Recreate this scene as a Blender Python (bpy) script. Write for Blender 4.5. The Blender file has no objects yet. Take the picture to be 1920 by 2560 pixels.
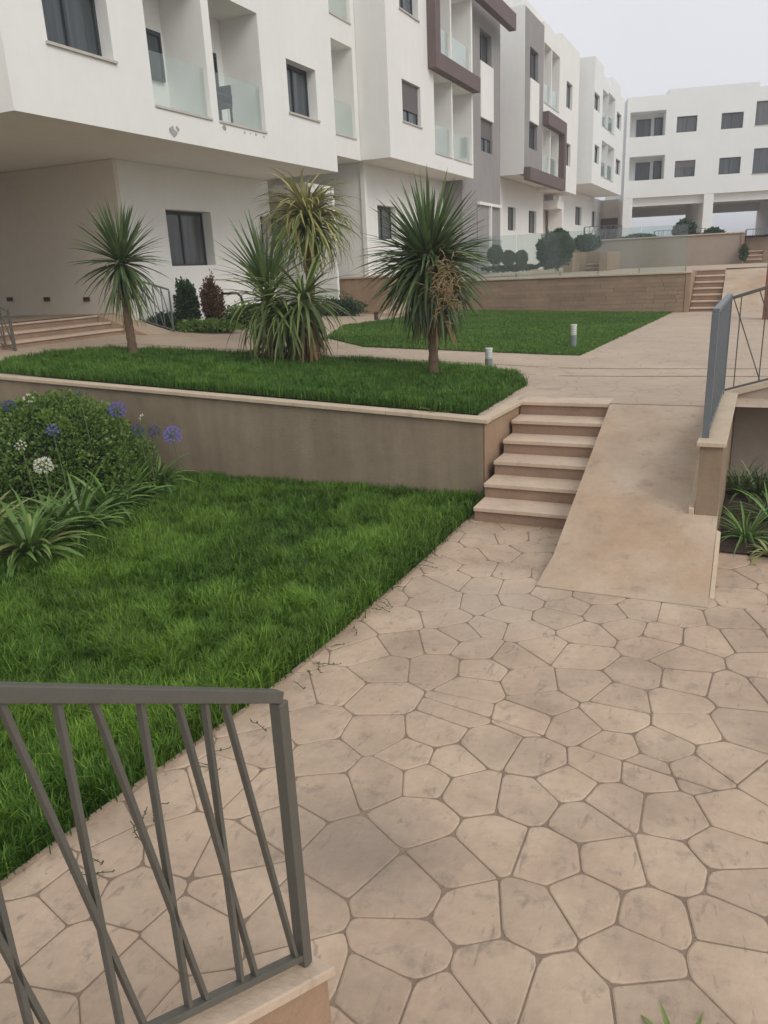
import bpy, bmesh, math, random
import numpy as np
from mathutils import Vector, Matrix, Euler
random.seed(7); RNG = np.random.default_rng(7)
D = bpy.data; SC = bpy.context.scene; COL = SC.collection
R = math.radians

# ------------------------------------------------------------------ camera
F = 1923.0; PITCH = R(17.56); ROLL = R(2.70); YAW = R(25.14); H = 2.7      # pixels of a 1920x2560 frame
def ray(px, py):
    u, v = (px-960)/F, -(py-1280)/F
    cr, sr = math.cos(ROLL), -math.sin(ROLL)
    x = u*cr-v*sr; zz = u*sr+v*cr
    cp, sp = math.cos(PITCH), math.sin(PITCH)
    y = cp+zz*sp; z = -sp+zz*cp
    c, s = math.cos(YAW), math.sin(YAW)
    return Vector((x*c-y*s, x*s+y*c, z))
CAMP = Vector((0, 0, H))
def atZ(px, py, z): d = ray(px, py); return CAMP+d*((z-H)/d.z)
def atX(px, py, x): d = ray(px, py); return CAMP+d*(x/d.x)
def atY(px, py, y): d = ray(px, py); return CAMP+d*(y/d.y)
cam = D.cameras.new('camera'); co = D.objects.new('camera', cam); COL.objects.link(co)
f_ = ray(960, 1280); r_ = (ray(960+F, 1280)-f_); u_ = (ray(960, 1280-F)-f_)
m = Matrix.Identity(4)
for i in range(3): m[i][0] = r_[i]; m[i][1] = u_[i]; m[i][2] = -f_[i]; m[i][3] = CAMP[i]
co.matrix_world = m
cam.sensor_fit = 'VERTICAL'; cam.sensor_height = 36.0; cam.lens = F/2560*36.0
cam.clip_start = .05; cam.clip_end = 2000
SC.camera = co

# ------------------------------------------------------------------ sky, sun, exposure
SUN_EL, SUN_AZ = R(40), R(118)        # azimuth from +Y towards +X: behind the photographer's right shoulder
W = D.worlds.new('World'); SC.world = W; W.use_nodes = True
nt = W.node_tree; nt.nodes.clear()
out = nt.nodes.new('ShaderNodeOutputWorld'); bg = nt.nodes.new('ShaderNodeBackground')
sky = nt.nodes.new('ShaderNodeTexSky'); sky.sky_type = 'NISHITA'; sky.sun_disc = False
sky.sun_elevation = SUN_EL; sky.sun_rotation = SUN_AZ; sky.air_density = 1.0; sky.dust_density = 6.0; sky.ozone_density = 1.0
hs = nt.nodes.new('ShaderNodeHueSaturation'); hs.inputs['Saturation'].default_value = .10
mx = nt.nodes.new('ShaderNodeMix'); mx.data_type = 'RGBA'; mx.inputs['Factor'].default_value = .80
mx.inputs['B'].default_value = (8.75, 8.9, 9.35, 1)             # the even grey cloud layer over the clear sky
tcw = nt.nodes.new('ShaderNodeTexCoord'); nzw = nt.nodes.new('ShaderNodeTexNoise'); nzw.inputs['Scale'].default_value = 1.6
nzw.inputs['Detail'].default_value = 3
mrw = nt.nodes.new('ShaderNodeMapRange'); mrw.inputs['From Min'].default_value = .3; mrw.inputs['From Max'].default_value = .7
mrw.inputs['To Min'].default_value = .93; mrw.inputs['To Max'].default_value = 1.05
vmw = nt.nodes.new('ShaderNodeVectorMath'); vmw.operation = 'SCALE'
L = nt.links.new
L(tcw.outputs['Generated'], nzw.inputs['Vector']); L(nzw.outputs['Fac'], mrw.inputs['Value'])
L(sky.outputs[0], hs.inputs['Color']); L(hs.outputs[0], mx.inputs['A']); L(mx.outputs['Result'], vmw.inputs[0])
L(mrw.outputs[0], vmw.inputs['Scale']); L(vmw.outputs[0], bg.inputs['Color']); L(bg.outputs[0], out.inputs[0])
bg.inputs['Strength'].default_value = .10
sl = D.lights.new('sun', 'SUN'); so = D.objects.new('sun', sl); COL.objects.link(so)
sl.energy = 1.15; sl.angle = R(32); sl.color = (1, .94, .86)
sd = Vector((math.sin(SUN_AZ)*math.cos(SUN_EL), math.cos(SUN_AZ)*math.cos(SUN_EL), math.sin(SUN_EL)))
so.rotation_euler = sd.to_track_quat('Z', 'Y').to_euler()
SC.view_settings.view_transform = 'Standard'; SC.view_settings.look = 'None'
SC.view_settings.exposure = 0.11; SC.view_settings.gamma = 1; SC.view_settings.use_curve_mapping = False

# ------------------------------------------------------------------ materials
def mat(name, col, rough=.8, var=.12, scale=3.0, bump=0.0, bscale=40.0, spec=.3, tint=None, metal=0.0, rand=0.0,
        streak=0.0, attr=None, transl=0.0, blotch=None):
    """procedural material: base colour with two octaves of noise, optional bump, per-object tint, vertical streaks"""
    M = D.materials.new(name); M.use_nodes = True; n = M.node_tree; n.nodes.clear(); Lk = n.links.new
    o = n.nodes.new('ShaderNodeOutputMaterial'); b = n.nodes.new('ShaderNodeBsdfPrincipled')
    b.inputs['Roughness'].default_value = rough; b.inputs['Specular IOR Level'].default_value = spec; b.inputs['Metallic'].default_value = metal
    g = n.nodes.new('ShaderNodeNewGeometry')
    def noise(sc, det=4, vec=None, rg=.55):
        t = n.nodes.new('ShaderNodeTexNoise'); t.inputs['Scale'].default_value = sc; t.inputs['Detail'].default_value = det
        t.inputs['Roughness'].default_value = rg; Lk(vec or g.outputs['Position'], t.inputs['Vector']); return t.outputs['Fac']
    def rng(v, a, b_, lo, hi):
        t = n.nodes.new('ShaderNodeMapRange'); Lk(v, t.inputs['Value'])
        for k, q in zip(('From Min', 'From Max', 'To Min', 'To Max'), (a, b_, lo, hi)): t.inputs[k].default_value = q
        return t.outputs[0]
    def mul(a, b_):
        t = n.nodes.new('ShaderNodeMath'); t.operation = 'MULTIPLY'; Lk(a, t.inputs[0])
        if isinstance(b_, (int, float)): t.inputs[1].default_value = b_
        else: Lk(b_, t.inputs[1])
        return t.outputs[0]
    def mixc(fac, A, B):
        t = n.nodes.new('ShaderNodeMix'); t.data_type = 'RGBA'
        Lk(fac, t.inputs['Factor'])
        for s, q in (('A', A), ('B', B)):
            if isinstance(q, tuple): t.inputs[s].default_value = (*q[:3], 1)
            else: Lk(q, t.inputs[s])
        return t.outputs['Result']
    fac = rng(noise(scale), .3, .7, 1-var, 1+var)
    fac = mul(fac, rng(noise(scale*9, 3), .3, .7, 1-var*.5, 1+var*.5))
    if streak:
        mp = n.nodes.new('ShaderNodeMapping'); mp.inputs['Scale'].default_value = (3, 3, .25); Lk(g.outputs['Position'], mp.inputs['Vector'])
        fac = mul(fac, rng(noise(1.6, 5, mp.outputs[0]), .35, .7, 1-streak, 1+streak*.4))
    if rand:
        oi = n.nodes.new('ShaderNodeObjectInfo'); fac = mul(fac, rng(oi.outputs['Random'], 0, 1, 1-rand, 1+rand))
    if attr:
        at = n.nodes.new('ShaderNodeAttribute'); at.attribute_name = 'tint'
        c = mixc(at.outputs['Fac'], col, attr)
    elif tint:
        c = mixc(rng(noise(scale*.6, 5), .38, .66, 0, 1), col, tint)
    else:
        rgb = n.nodes.new('ShaderNodeRGB'); rgb.outputs[0].default_value = (*col, 1); c = rgb.outputs[0]
    if blotch:
        c = mixc(rng(noise(blotch[1], 6, rg=.7), blotch[2], blotch[2]+.12, 0, blotch[3]), c, blotch[0])
    vm = n.nodes.new('ShaderNodeVectorMath'); vm.operation = 'SCALE'; Lk(c, vm.inputs[0]); Lk(fac, vm.inputs['Scale'])
    Lk(vm.outputs[0], b.inputs['Base Color'])
    if bump:
        bp = n.nodes.new('ShaderNodeBump'); bp.inputs['Strength'].default_value = bump; bp.inputs['Distance'].default_value = .02
        Lk(noise(bscale, 6), bp.inputs['Height']); Lk(bp.outputs[0], b.inputs['Normal'])
    sh = b.outputs[0]
    if transl:
        t = n.nodes.new('ShaderNodeBsdfTranslucent'); Lk(vm.outputs[0], t.inputs['Color'])
        ms = n.nodes.new('ShaderNodeMixShader'); ms.inputs[0].default_value = transl; Lk(sh, ms.inputs[1]); Lk(t.outputs[0], ms.inputs[2]); sh = ms.outputs[0]
    Lk(sh, o.inputs[0])
    M['n'] = 0
    return M
WHITE = mat('white_render', (.79, .785, .75), .9, .03, .35, .25, 60, .15, streak=.018)
WHITEB = mat('white_render_far', (.77, .785, .775), .9, .02, .3, .1, 40, .15, streak=.012)
BEIGEW = mat('beige_render', (.62, .53, .47), .9, .05, .4, .2, 60, .15, streak=.06)
GREYW = mat('grey_cladding', (.30, .285, .275), .85, .06, .6, .2, 50, .2, streak=.06)
PURPLE = mat('plum_frame', (.150, .110, .105), .7, .06, .8, .1, 60, .2)
FRAME = mat('anthracite_frame', (.045, .052, .058), .5, .05, 3)
SILLM = mat('sill_stone', (.50, .47, .42), .7, .06, 5)
SHUT = mat('roller_shutter', (.15, .13, .13), .6, .05, 4)
WALLM = mat('retaining_wall_render', (.265, .212, .150), .85, .10, .9, .3, 45, .2, streak=.14, blotch=((.12, .10, .08), 1.3, .60, .35))
WALLB = mat('stone_cladding', (.30, .215, .15), .85, .12, 1.4, .4, 30, .2, rand=.10)
SIDEW = mat('side_wall_ochre', (.34, .235, .155), .85, .10, 1.2, .3, 45, .2, streak=.10)
CAPM = mat('cap_stone', (.52, .42, .31), .7, .09, 2.5, .25, 60, .3, blotch=((.33, .26, .19), 3, .58, .5))
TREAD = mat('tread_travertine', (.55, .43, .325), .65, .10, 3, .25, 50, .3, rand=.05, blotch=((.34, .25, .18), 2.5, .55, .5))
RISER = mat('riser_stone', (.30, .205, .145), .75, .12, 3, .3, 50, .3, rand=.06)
RAMPM = mat('ramp_concrete', (.47, .37, .275), .6, .10, 1.6, .35, 60, .3, tint=(.40, .275, .18), blotch=((.22, .17, .135), 5.5, .56, .45))
JOINT = mat('joint_mortar', (.235, .175, .128), .95, .15, 8, .3, 80)
METAL = mat('rail_paint', (.108, .103, .086), .45, .07, 9, .1, 120, .5)
METALB = mat('rail_paint_blue_grey', (.135, .15, .16), .45, .07, 9, .1, 120, .5)
SOIL = mat('soil', (.05, .035, .025), .95, .3, 9, .8, 60)
TRUNK = mat('palm_bark', (.16, .105, .07), .9, .25, 14, .8, 60)
STEMM = mat('green_stem', (.10, .14, .05), .6, .1, 9)
LEAFD = mat('dracaena_leaf', (.110, .165, .060), .42, .2, 3, spec=.5, rand=.35, transl=.3)
LEAFG = mat('yucca_leaf', (.15, .205, .060), .45, .2, 3, spec=.45, rand=.4, transl=.2)
LEAFY = mat('pale_leaf', (.30, .285, .10), .5, .2, 3, spec=.4, rand=.4, transl=.25)
DRY = mat('dry_leaf', (.24, .16, .075), .8, .2, 5, rand=.3, transl=.15)
AGAP = mat('agapanthus_leaf', (.115, .205, .045), .4, .15, 3, spec=.5, rand=.4, transl=.2)
AGAPY = mat('agapanthus_leaf_pale', (.26, .29, .10), .4, .15, 3, spec=.5, rand=.3, transl=.2)
BLUE = mat('blue_petal', (.20, .19, .55), .6, .15, 9, rand=.3, transl=.3)
BLUED = mat('dull_blue_petal', (.10, .11, .26), .6, .15, 9, transl=.3)
WPET = mat('white_petal', (.72, .72, .60), .6, .05, 9, transl=.3)
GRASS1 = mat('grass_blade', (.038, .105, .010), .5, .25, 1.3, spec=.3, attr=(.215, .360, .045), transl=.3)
GRASS2 = mat('grass_blade_upper', (.050, .130, .018), .55, .2, .8, spec=.3, attr=(.175, .310, .045), transl=.3)
GRASS3 = mat('grass_blade_far', (.085, .175, .032), .6, .12, .5, spec=.2, attr=(.170, .285, .055), transl=.3)
TURF = mat('turf_soil', (.022, .050, .012), .95, .25, 6, .5, 40)
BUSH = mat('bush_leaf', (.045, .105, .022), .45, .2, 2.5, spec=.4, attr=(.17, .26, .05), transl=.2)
BUSHD = mat('hedge_leaf', (.032, .068, .030), .6, .2, 2.5, spec=.3, attr=(.045, .085, .032), transl=.15)
BUSHR = mat('red_bush_leaf', (.085, .045, .028), .6, .2, 2.5, spec=.3, attr=(.16, .085, .04), transl=.15)
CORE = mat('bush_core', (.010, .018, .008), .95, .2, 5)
LENS = mat('bollard_lens', (.62, .64, .60), .4, .05, 9)
BOLL = mat('bollard_metal', (.20, .23, .22), .5, .05, 9)
BROWNL = mat('brown_fixture', (.09, .05, .035), .6, .05, 9)
DARKF = mat('dark_wicker', (.035, .032, .03), .6, .1, 30, .5, 200)
GROUNDM = mat('ground_dust', (.28, .24, .19), .95, .1, .2)
TERRM = mat('terrace_paving', (.44, .35, .265), .9, .1, .8, .2, 30)
BEIGEI = mat('passage_render', (.70, .66, .58), .9, .05, .5, .2, 50, .15)

def glass(name, tint, gl=.12, fac=None):
    M = D.materials.new(name); M.use_nodes = True; n = M.node_tree; n.nodes.clear(); Lk = n.links.new
    o = n.nodes.new('ShaderNodeOutputMaterial'); t = n.nodes.new('ShaderNodeBsdfTransparent'); t.inputs[0].default_value = (*tint, 1)
    g = n.nodes.new('ShaderNodeBsdfGlossy'); g.inputs['Roughness'].default_value = .04; g.inputs[0].default_value = (.9, .95, .95, 1)
    d = n.nodes.new('ShaderNodeBsdfDiffuse'); d.inputs[0].default_value = (.60, .66, .64, 1)
    fw = n.nodes.new('ShaderNodeLayerWeight'); fw.inputs['Blend'].default_value = .5
    pw = n.nodes.new('ShaderNodeMath'); pw.operation = 'POWER'; pw.inputs[1].default_value = 4.0; Lk(fw.outputs['Facing'], pw.inputs[0])
    lw = n.nodes.new('ShaderNodeMath'); lw.operation = 'MULTIPLY_ADD'; lw.inputs[1].default_value = .8; lw.inputs[2].default_value = .03; Lk(pw.outputs[0], lw.inputs[0])
    nz = n.nodes.new('ShaderNodeTexNoise'); nz.inputs['Scale'].default_value = 1.5
    a = n.nodes.new('ShaderNodeMixShader'); a.inputs[0].default_value = gl; Lk(t.outputs[0], a.inputs[1]); Lk(d.outputs[0], a.inputs[2])
    m2 = n.nodes.new('ShaderNodeMixShader'); Lk(lw.outputs[0], m2.inputs[0]); Lk(a.outputs[0], m2.inputs[1]); Lk(g.outputs[0], m2.inputs[2])
    Lk(m2.outputs[0], o.inputs[0]); return M
GLASSF = glass('terrace_glass', (.88, .93, .92), .055)
GLASS = glass('balustrade_glass', (.93, .965, .955), .05)
def darkglass(name, c, spec=.6, rough=.08):
    M = D.materials.new(name); M.use_nodes = True; n = M.node_tree; b = n.nodes['Principled BSDF']; Lk = n.links.new
    g = n.nodes.new('ShaderNodeNewGeometry'); mp = n.nodes.new('ShaderNodeMapping'); mp.inputs['Scale'].default_value = (9, 9, .3)
    t = n.nodes.new('ShaderNodeTexNoise'); t.inputs['Scale'].default_value = 1.0; t.inputs['Detail'].default_value = 2
    Lk(g.outputs['Position'], mp.inputs[0]); Lk(mp.outputs[0], t.inputs['Vector'])
    r = n.nodes.new('ShaderNodeMapRange'); r.inputs['From Min'].default_value = .35; r.inputs['From Max'].default_value = .65
    r.inputs['To Min'].default_value = .75; r.inputs['To Max'].default_value = 1.3; Lk(t.outputs['Fac'], r.inputs['Value'])
    oi = n.nodes.new('ShaderNodeObjectInfo'); r2 = n.nodes.new('ShaderNodeMapRange'); r2.inputs['To Min'].default_value = .75; r2.inputs['To Max'].default_value = 1.3
    Lk(oi.outputs['Random'], r2.inputs['Value'])
    mm = n.nodes.new('ShaderNodeMath'); mm.operation = 'MULTIPLY'; Lk(r.outputs[0], mm.inputs[0]); Lk(r2.outputs[0], mm.inputs[1])
    v = n.nodes.new('ShaderNodeVectorMath'); v.operation = 'SCALE'; v.inputs[0].default_value = c; Lk(mm.outputs[0], v.inputs['Scale'])
    Lk(v.outputs[0], b.inputs['Base Color']); b.inputs['Roughness'].default_value = rough; b.inputs['Specular IOR Level'].default_value = spec
    return M
PANE = darkglass('window_pane', (.050, .060, .068))
PANE2 = darkglass('curtained_pane', (.085, .088, .092), .5, .12)

def paving_mat():
    M = mat('stamped_stone', (.480, .368, .268), .62, .10, 2.2, .55, 11, .35, tint=(.375, .275, .20), rand=.085,
            blotch=((.22, .17, .135), 6.5, .55, .5))
    n = M.node_tree; Lk = n.links.new
    b = next(x for x in n.nodes if x.type == 'BSDF_PRINCIPLED'); g = next(x for x in n.nodes if x.type == 'NEW_GEOMETRY')
    # a grey dirty stain and a warmer, redder zone to the right, each with its own outline in the place
    src = b.inputs['Base Color'].links[0].from_socket
    def spot(cx, cy, rx, ry, soft):
        s = n.nodes.new('ShaderNodeVectorMath'); s.operation = 'SUBTRACT'; s.inputs[1].default_value = (cx, cy, 0); Lk(g.outputs['Position'], s.inputs[0])
        d = n.nodes.new('ShaderNodeVectorMath'); d.operation = 'DIVIDE'; d.inputs[1].default_value = (rx, ry, 1e3); Lk(s.outputs[0], d.inputs[0])
        l = n.nodes.new('ShaderNodeVectorMath'); l.operation = 'LENGTH'; Lk(d.outputs[0], l.inputs[0])
        t = n.nodes.new('ShaderNodeTexNoise'); t.inputs['Scale'].default_value = 11; t.inputs['Detail'].default_value = 9; t.inputs['Roughness'].default_value = .95; Lk(g.outputs['Position'], t.inputs['Vector'])
        a = n.nodes.new('ShaderNodeMath'); a.operation = 'ADD'; Lk(l.outputs['Value'], a.inputs[0]); Lk(t.outputs['Fac'], a.inputs[1])
        r = n.nodes.new('ShaderNodeMapRange'); Lk(a.outputs[0], r.inputs['Value'])
        r.inputs['From Min'].default_value = 1.5; r.inputs['From Max'].default_value = 1.5-soft; r.inputs['To Max'].default_value = 1
        return r.outputs[0]
    for (sp, c, k) in ((spot(-1.55, 2.75, .62, .45, .7), (.20, .165, .135), .6), (spot(1.5, 4.2, 1.15, 2.4, .7), (.40, .25, .17), .6),
                       (spot(-1.75, 5.6, .8, .9, .6), (.45, .37, .30), .4)):
        kk = n.nodes.new('ShaderNodeMath'); kk.operation = 'MULTIPLY'; kk.inputs[1].default_value = k; Lk(sp, kk.inputs[0])
        x = n.nodes.new('ShaderNodeMix'); x.data_type = 'RGBA'; Lk(kk.outputs[0], x.inputs['Factor']); Lk(src, x.inputs['A']); x.inputs['B'].default_value = (*c, 1)
        src = x.outputs['Result']
    # thin scratches pressed into the stamped surface
    mp = n.nodes.new('ShaderNodeMapping'); mp.inputs['Scale'].default_value = (7, 2.2, 1); mp.inputs['Rotation'].default_value = (0, 0, .5); Lk(g.outputs['Position'], mp.inputs[0])
    t = n.nodes.new('ShaderNodeTexNoise'); t.inputs['Scale'].default_value = 2.2; t.inputs['Detail'].default_value = 7; t.inputs['Roughness'].default_value = .6; t.inputs['Distortion'].default_value = 1.2; Lk(mp.outputs[0], t.inputs['Vector'])
    r = n.nodes.new('ShaderNodeMapRange'); r.inputs['From Min'].default_value = .60; r.inputs['From Max'].default_value = .70; r.inputs['To Max'].default_value = .6; Lk(t.outputs['Fac'], r.inputs['Value'])
    x = n.nodes.new('ShaderNodeMix'); x.data_type = 'RGBA'; Lk(r.outputs[0], x.inputs['Factor']); Lk(src, x.inputs['A']); x.inputs['B'].default_value = (.20, .155, .125, 1)
    Lk(x.outputs['Result'], b.inputs['Base Color'])
    return M
STONE = paving_mat()
def plaza_mat():
    M = mat('plaza_concrete', (.47, .37, .28), .7, .07, 1.2, .2, 30, .3, tint=(.43, .34, .26), blotch=((.33, .26, .2), 1.5, .56, .35))
    n = M.node_tree; Lk = n.links.new
    b = next(x for x in n.nodes if x.type == 'BSDF_PRINCIPLED'); g = next(x for x in n.nodes if x.type == 'NEW_GEOMETRY')
    src = b.inputs['Base Color'].links[0].from_socket
    v = n.nodes.new('ShaderNodeTexVoronoi'); v.feature = 'DISTANCE_TO_EDGE'; v.inputs['Scale'].default_value = 2.6; Lk(g.outputs['Position'], v.inputs['Vector'])
    r = n.nodes.new('ShaderNodeMapRange'); r.inputs['From Min'].default_value = .0; r.inputs['From Max'].default_value = .035; r.inputs['To Min'].default_value = .55; r.inputs['To Max'].default_value = 0; Lk(v.outputs['Distance'], r.inputs['Value'])
    x = n.nodes.new('ShaderNodeMix'); x.data_type = 'RGBA'; Lk(r.outputs[0], x.inputs['Factor']); Lk(src, x.inputs['A']); x.inputs['B'].default_value = (.26, .20, .15, 1)
    Lk(x.outputs['Result'], b.inputs['Base Color']); return M
PLAZA = plaza_mat()

# ------------------------------------------------------------------ mesh helpers
class Fr:
    """a local frame: u along a facade, w outwards, z up"""
    def __init__(s, o, u, w=None):
        s.o = Vector(o); s.u = Vector(u).normalized(); s.w = Vector(w).normalized() if w else Vector((s.u.y, -s.u.x, 0)); s.z = Vector((0, 0, 1))
    def P(s, u, w, z): return s.o+s.u*u+s.w*w+s.z*z
WF = Fr((0, 0, 0), (1, 0, 0), (0, 1, 0))
class MB:
    def __init__(s): s.v = []; s.f = []
    def quad(s, *p):
        i = len(s.v); s.v += [tuple(q) for q in p]; s.f.append(tuple(range(i, i+len(p))))
    def hexa(s, c):
        i = len(s.v); s.v += [tuple(q) for q in c]
        for f in ((0, 3, 2, 1), (4, 5, 6, 7), (0, 1, 5, 4), (1, 2, 6, 5), (2, 3, 7, 6), (3, 0, 4, 7)): s.f.append(tuple(i+k for k in f))
    def box(s, fr, u0, u1, w0, w1, z0, z1):
        s.hexa([fr.P(u0, w0, z0), fr.P(u1, w0, z0), fr.P(u1, w1, z0), fr.P(u0, w1, z0), fr.P(u0, w0, z1), fr.P(u1, w0, z1), fr.P(u1, w1, z1), fr.P(u0, w1, z1)])
        return s
    def beam(s, p, q, a, b, up=(0, 0, 1)):
        p = Vector(p); q = Vector(q); d = (q-p).normalized(); up = Vector(up)
        if abs(d.dot(up)) > .98: up = Vector((0, 1, 0))
        x = d.cross(up).normalized()*a*.5; y = x.cross(d).normalized()*b*.5
        s.hexa([p-x-y, p+x-y, p+x+y, p-x+y, q-x-y, q+x-y, q+x+y, q-x+y]); return s
    def tube(s, pts, rad, n=8, cap=True):
        i0 = len(s.v); k = len(pts)
        for j, p in enumerate(pts):
            p = Vector(p); d = (Vector(pts[min(j+1, k-1)])-Vector(pts[max(j-1, 0)])).normalized()
            a = d.cross(Vector((.31, .95, .02))).normalized(); b = d.cross(a)
            r = rad[j] if isinstance(rad, (list, tuple)) else rad
            for q in range(n):
                t = 2*math.pi*q/n; s.v.append(tuple(p+a*math.cos(t)*r+b*math.sin(t)*r))
        for j in range(k-1):
            for q in range(n):
                s.f.append((i0+j*n+q, i0+j*n+(q+1) % n, i0+(j+1)*n+(q+1) % n, i0+(j+1)*n+q))
        if cap: s.f.append(tuple(i0+q for q in range(n))[::-1]); s.f.append(tuple(i0+(k-1)*n+q for q in range(n)))
        return s
    def build(s, name, material, parent=None, bevel=0, smooth=False):
        me = D.meshes.new(name); me.from_pydata(s.v, [], s.f); me.materials.append(material)
        bm = bmesh.new(); bm.from_mesh(me); bmesh.ops.recalc_face_normals(bm, faces=bm.faces); bm.to_mesh(me); bm.free()
        if smooth:
            for p in me.polygons: p.use_smooth = True
        o = D.objects.new(name, me); COL.objects.link(o)
        if parent:
            o.parent = parent; o.matrix_parent_inverse = Matrix.Translation(-parent_origin(parent))
        if bevel:
            md = o.modifiers.new('bevel', 'BEVEL'); md.width = bevel; md.segments = 2; md.limit_method = 'ANGLE'
        return o
def parent_origin(p):
    return p.location.copy() if p.type == 'EMPTY' else Vector((0, 0, 0))      # built meshes keep world coordinates
def empty(name, loc, label, cat, group=None):
    o = D.objects.new(name, None); o.empty_display_size = .2; COL.objects.link(o); o.location = loc
    o['label'] = label; o['category'] = cat
    if group: o['group'] = group
    return o
def tag(o, label=None, cat=None, group=None, kind=None):
    if label: o['label'] = label
    if cat: o['category'] = cat
    if group: o['group'] = group
    if kind: o['kind'] = kind
    return o
def put(name, me, parent=None, loc=(0, 0, 0), rot=(0, 0, 0), scale=(1, 1, 1)):
    """another object of a shared mesh; loc is in the parent's space when parented"""
    o = D.objects.new(name, me); COL.objects.link(o); o.location = loc; o.rotation_euler = rot; o.scale = scale
    if parent: o.parent = parent
    return o

# ------------------------------------------------------------------ terrain levels
def L1(x, y):
    s = .05-.02*min(1, max(0, (y-15)/11)); return 1.0+s*max(0, -2.6-x)
def atL1(px, py, dz=0):
    z = 1.0
    for _ in range(12):
        p = atZ(px, py, z+dz); z = L1(p.x, p.y)
    return p
def sheet(name, poly, zf, material, step=1.0, kind='structure'):
    """a polygon filled with a grid that follows the height function"""
    bm = bmesh.new(); vs = [bm.verts.new((x, y, 0)) for x, y in poly]; bm.faces.new(vs)
    xs = [p[0] for p in poly]; ys = [p[1] for p in poly]
    for lo, hi, no in ((min(xs), max(xs), (1, 0, 0)), (min(ys), max(ys), (0, 1, 0))):
        k = lo+step
        while k < hi:
            bmesh.ops.bisect_plane(bm, geom=bm.verts[:]+bm.edges[:]+bm.faces[:], plane_co=(k*no[0], k*no[1], 0), plane_no=no); k += step
    for v in bm.verts: v.co.z = zf(v.co.x, v.co.y)
    for f in bm.faces:
        f.normal_update()
        if f.normal.z < 0: f.normal_flip()
    me = D.meshes.new(name); bm.to_mesh(me); bm.free(); me.materials.append(material)
    o = D.objects.new(name, me); COL.objects.link(o); o['kind'] = kind; return o

b = MB(); b.quad((-600, -400, -.08), (600, -400, -.08), (600, 900, -.08), (-600, 900, -.08)); tag(b.build('ground', GROUNDM), kind='structure')
sheet('upper_plaza', [(-20, 8.62), (-2.62, 8.62), (-2.62, 9.66), (5.5, 9.66), (5.5, 26.2), (-20, 26.2)], lambda x, y: L1(x, y), PLAZA, .8)
sheet('middle_terrace', [(-1.6, 26.8), (-1.6, 28.5), (5.5, 28.9), (5.5, 38), (-6.3, 38), (-6.3, 55), (-20, 55), (-20, 26.2), (-1.6, 26.2)], lambda x, y: 2.20, TERRM, 3)
sheet('upper_terrace', [(-20, 55), (-6.3, 55), (-6.3, 38.1), (-.3, 38.1), (-.3, 41), (8, 41), (8, 110), (-20, 110)], lambda x, y: 3.38, TERRM, 8)

# ------------------------------------------------------------------ stamped paving: every stone its own piece
def clip(poly, a, b_, c):      # keep a*x+b*y<=c
    o = []
    for i in range(len(poly)):
        p, q = poly[i], poly[(i+1) % len(poly)]
        dp = a*p[0]+b_*p[1]-c; dq = a*q[0]+b_*q[1]-c
        if dp <= 0: o.append(p)
        if (dp < 0 < dq) or (dq < 0 < dp):
            t = dp/(dp-dq); o.append((p[0]+(q[0]-p[0])*t, p[1]+(q[1]-p[1])*t))
    return o
seeds = []
def addseed(x, y, d):
    for (sx, sy) in seeds:
        if (sx-x)**2+(sy-y)**2 < d*d: return
    seeds.append((x, y))
Z4 = [(90,35),(310,35),(490,40),(85,150),(240,70),(460,110),(690,90),(910,95),(1130,60),(1320,90),(1520,130),(740,175),(400,200),(60,190),(680,230),(1060,150),(1290,165),(1030,230),(870,270),(300,290),(70,300),(530,350),(1340,270),(1560,270),(720,400),(1020,350),(970,420),(1240,350),(1480,410),(200,385),(375,410),(80,480),(270,480),(450,530),(840,500),(1160,450),(1370,450),(680,560),(1030,580),(1270,630),(1530,620),(240,640),(920,650),(540,740),(370,830),(770,800),(1020,820),(1270,830),(1480,780),(1560,920),(200,930),(450,1020),(690,1030),(920,970),(1190,1050),(1130,1200),(1500,1080),(190,1180),(550,1280),(830,1380),(1230,1420),(1530,1250),(80,1350),(310,1420)]
Z2 = [(620,720),(330,830),(430,800),(700,760),(490,850),(600,860),(370,890),(280,920),(510,910),(640,920),(450,940),(770,940),(330,985),(490,990),(650,980),(850,1000),(150,1060),(350,1045),(600,1030),(1000,1030),(800,1045),(1140,1020),(1290,1040),(520,1085),(410,1105),(1080,1085),(1230,1110),(670,1100),(920,1110),(1190,1160),(1400,1130),(1570,1130),(180,1150),(320,1140),(480,1170),(740,1165),(900,1200),(310,1225),(630,1200),(100,1250),(1300,1210),(820,1240),(530,1260),(1120,1270)]
Z3 = [(1450,110),(1340,170),(1550,230),(1350,280),(1390,430),(1570,540),(1390,560),(960,520),(1150,580),(740,800),(1030,820),(1200,700),(500,850),(560,1000),(620,1080),(330,1000),(100,1150),(330,1280),(560,1200),(1230,1100),(100,1400),(1540,1200),(1480,1350),(560,1420),(860,1180),(1040,1000)]
for zz, sc_, ox, oy, d in ((Z4, 1.626, 900, 1650, .19), (Z2, 1.626, 900, 900, .22), (Z3, 1.728, 0, 1650, .24)):
    for x, y in zz:
        p = atZ(x/sc_+ox, y/sc_+oy, 0); addseed(p.x, p.y, d)
rs = random.Random(3)
X0, X1, Y0, Y1 = -3.12, 2.2, .9, 7.78
for _ in range(9000): addseed(rs.uniform(X0-.2, X1+.2), rs.uniform(Y0-.2, Y1+.2), .30)
b = MB(); b.quad((-8, -1, -.006), (6, -1, -.006), (6, 8.6, -.006), (-8, 8.6, -.006)); paving = tag(b.build('paved_path', JOINT), kind='structure')
la = atZ(905, 1693, 0); lb = atZ(1920, 2016, 0); ldx, ldy = lb.x-la.x, lb.y-la.y; ll = math.hypot(ldx, ldy)
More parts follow.
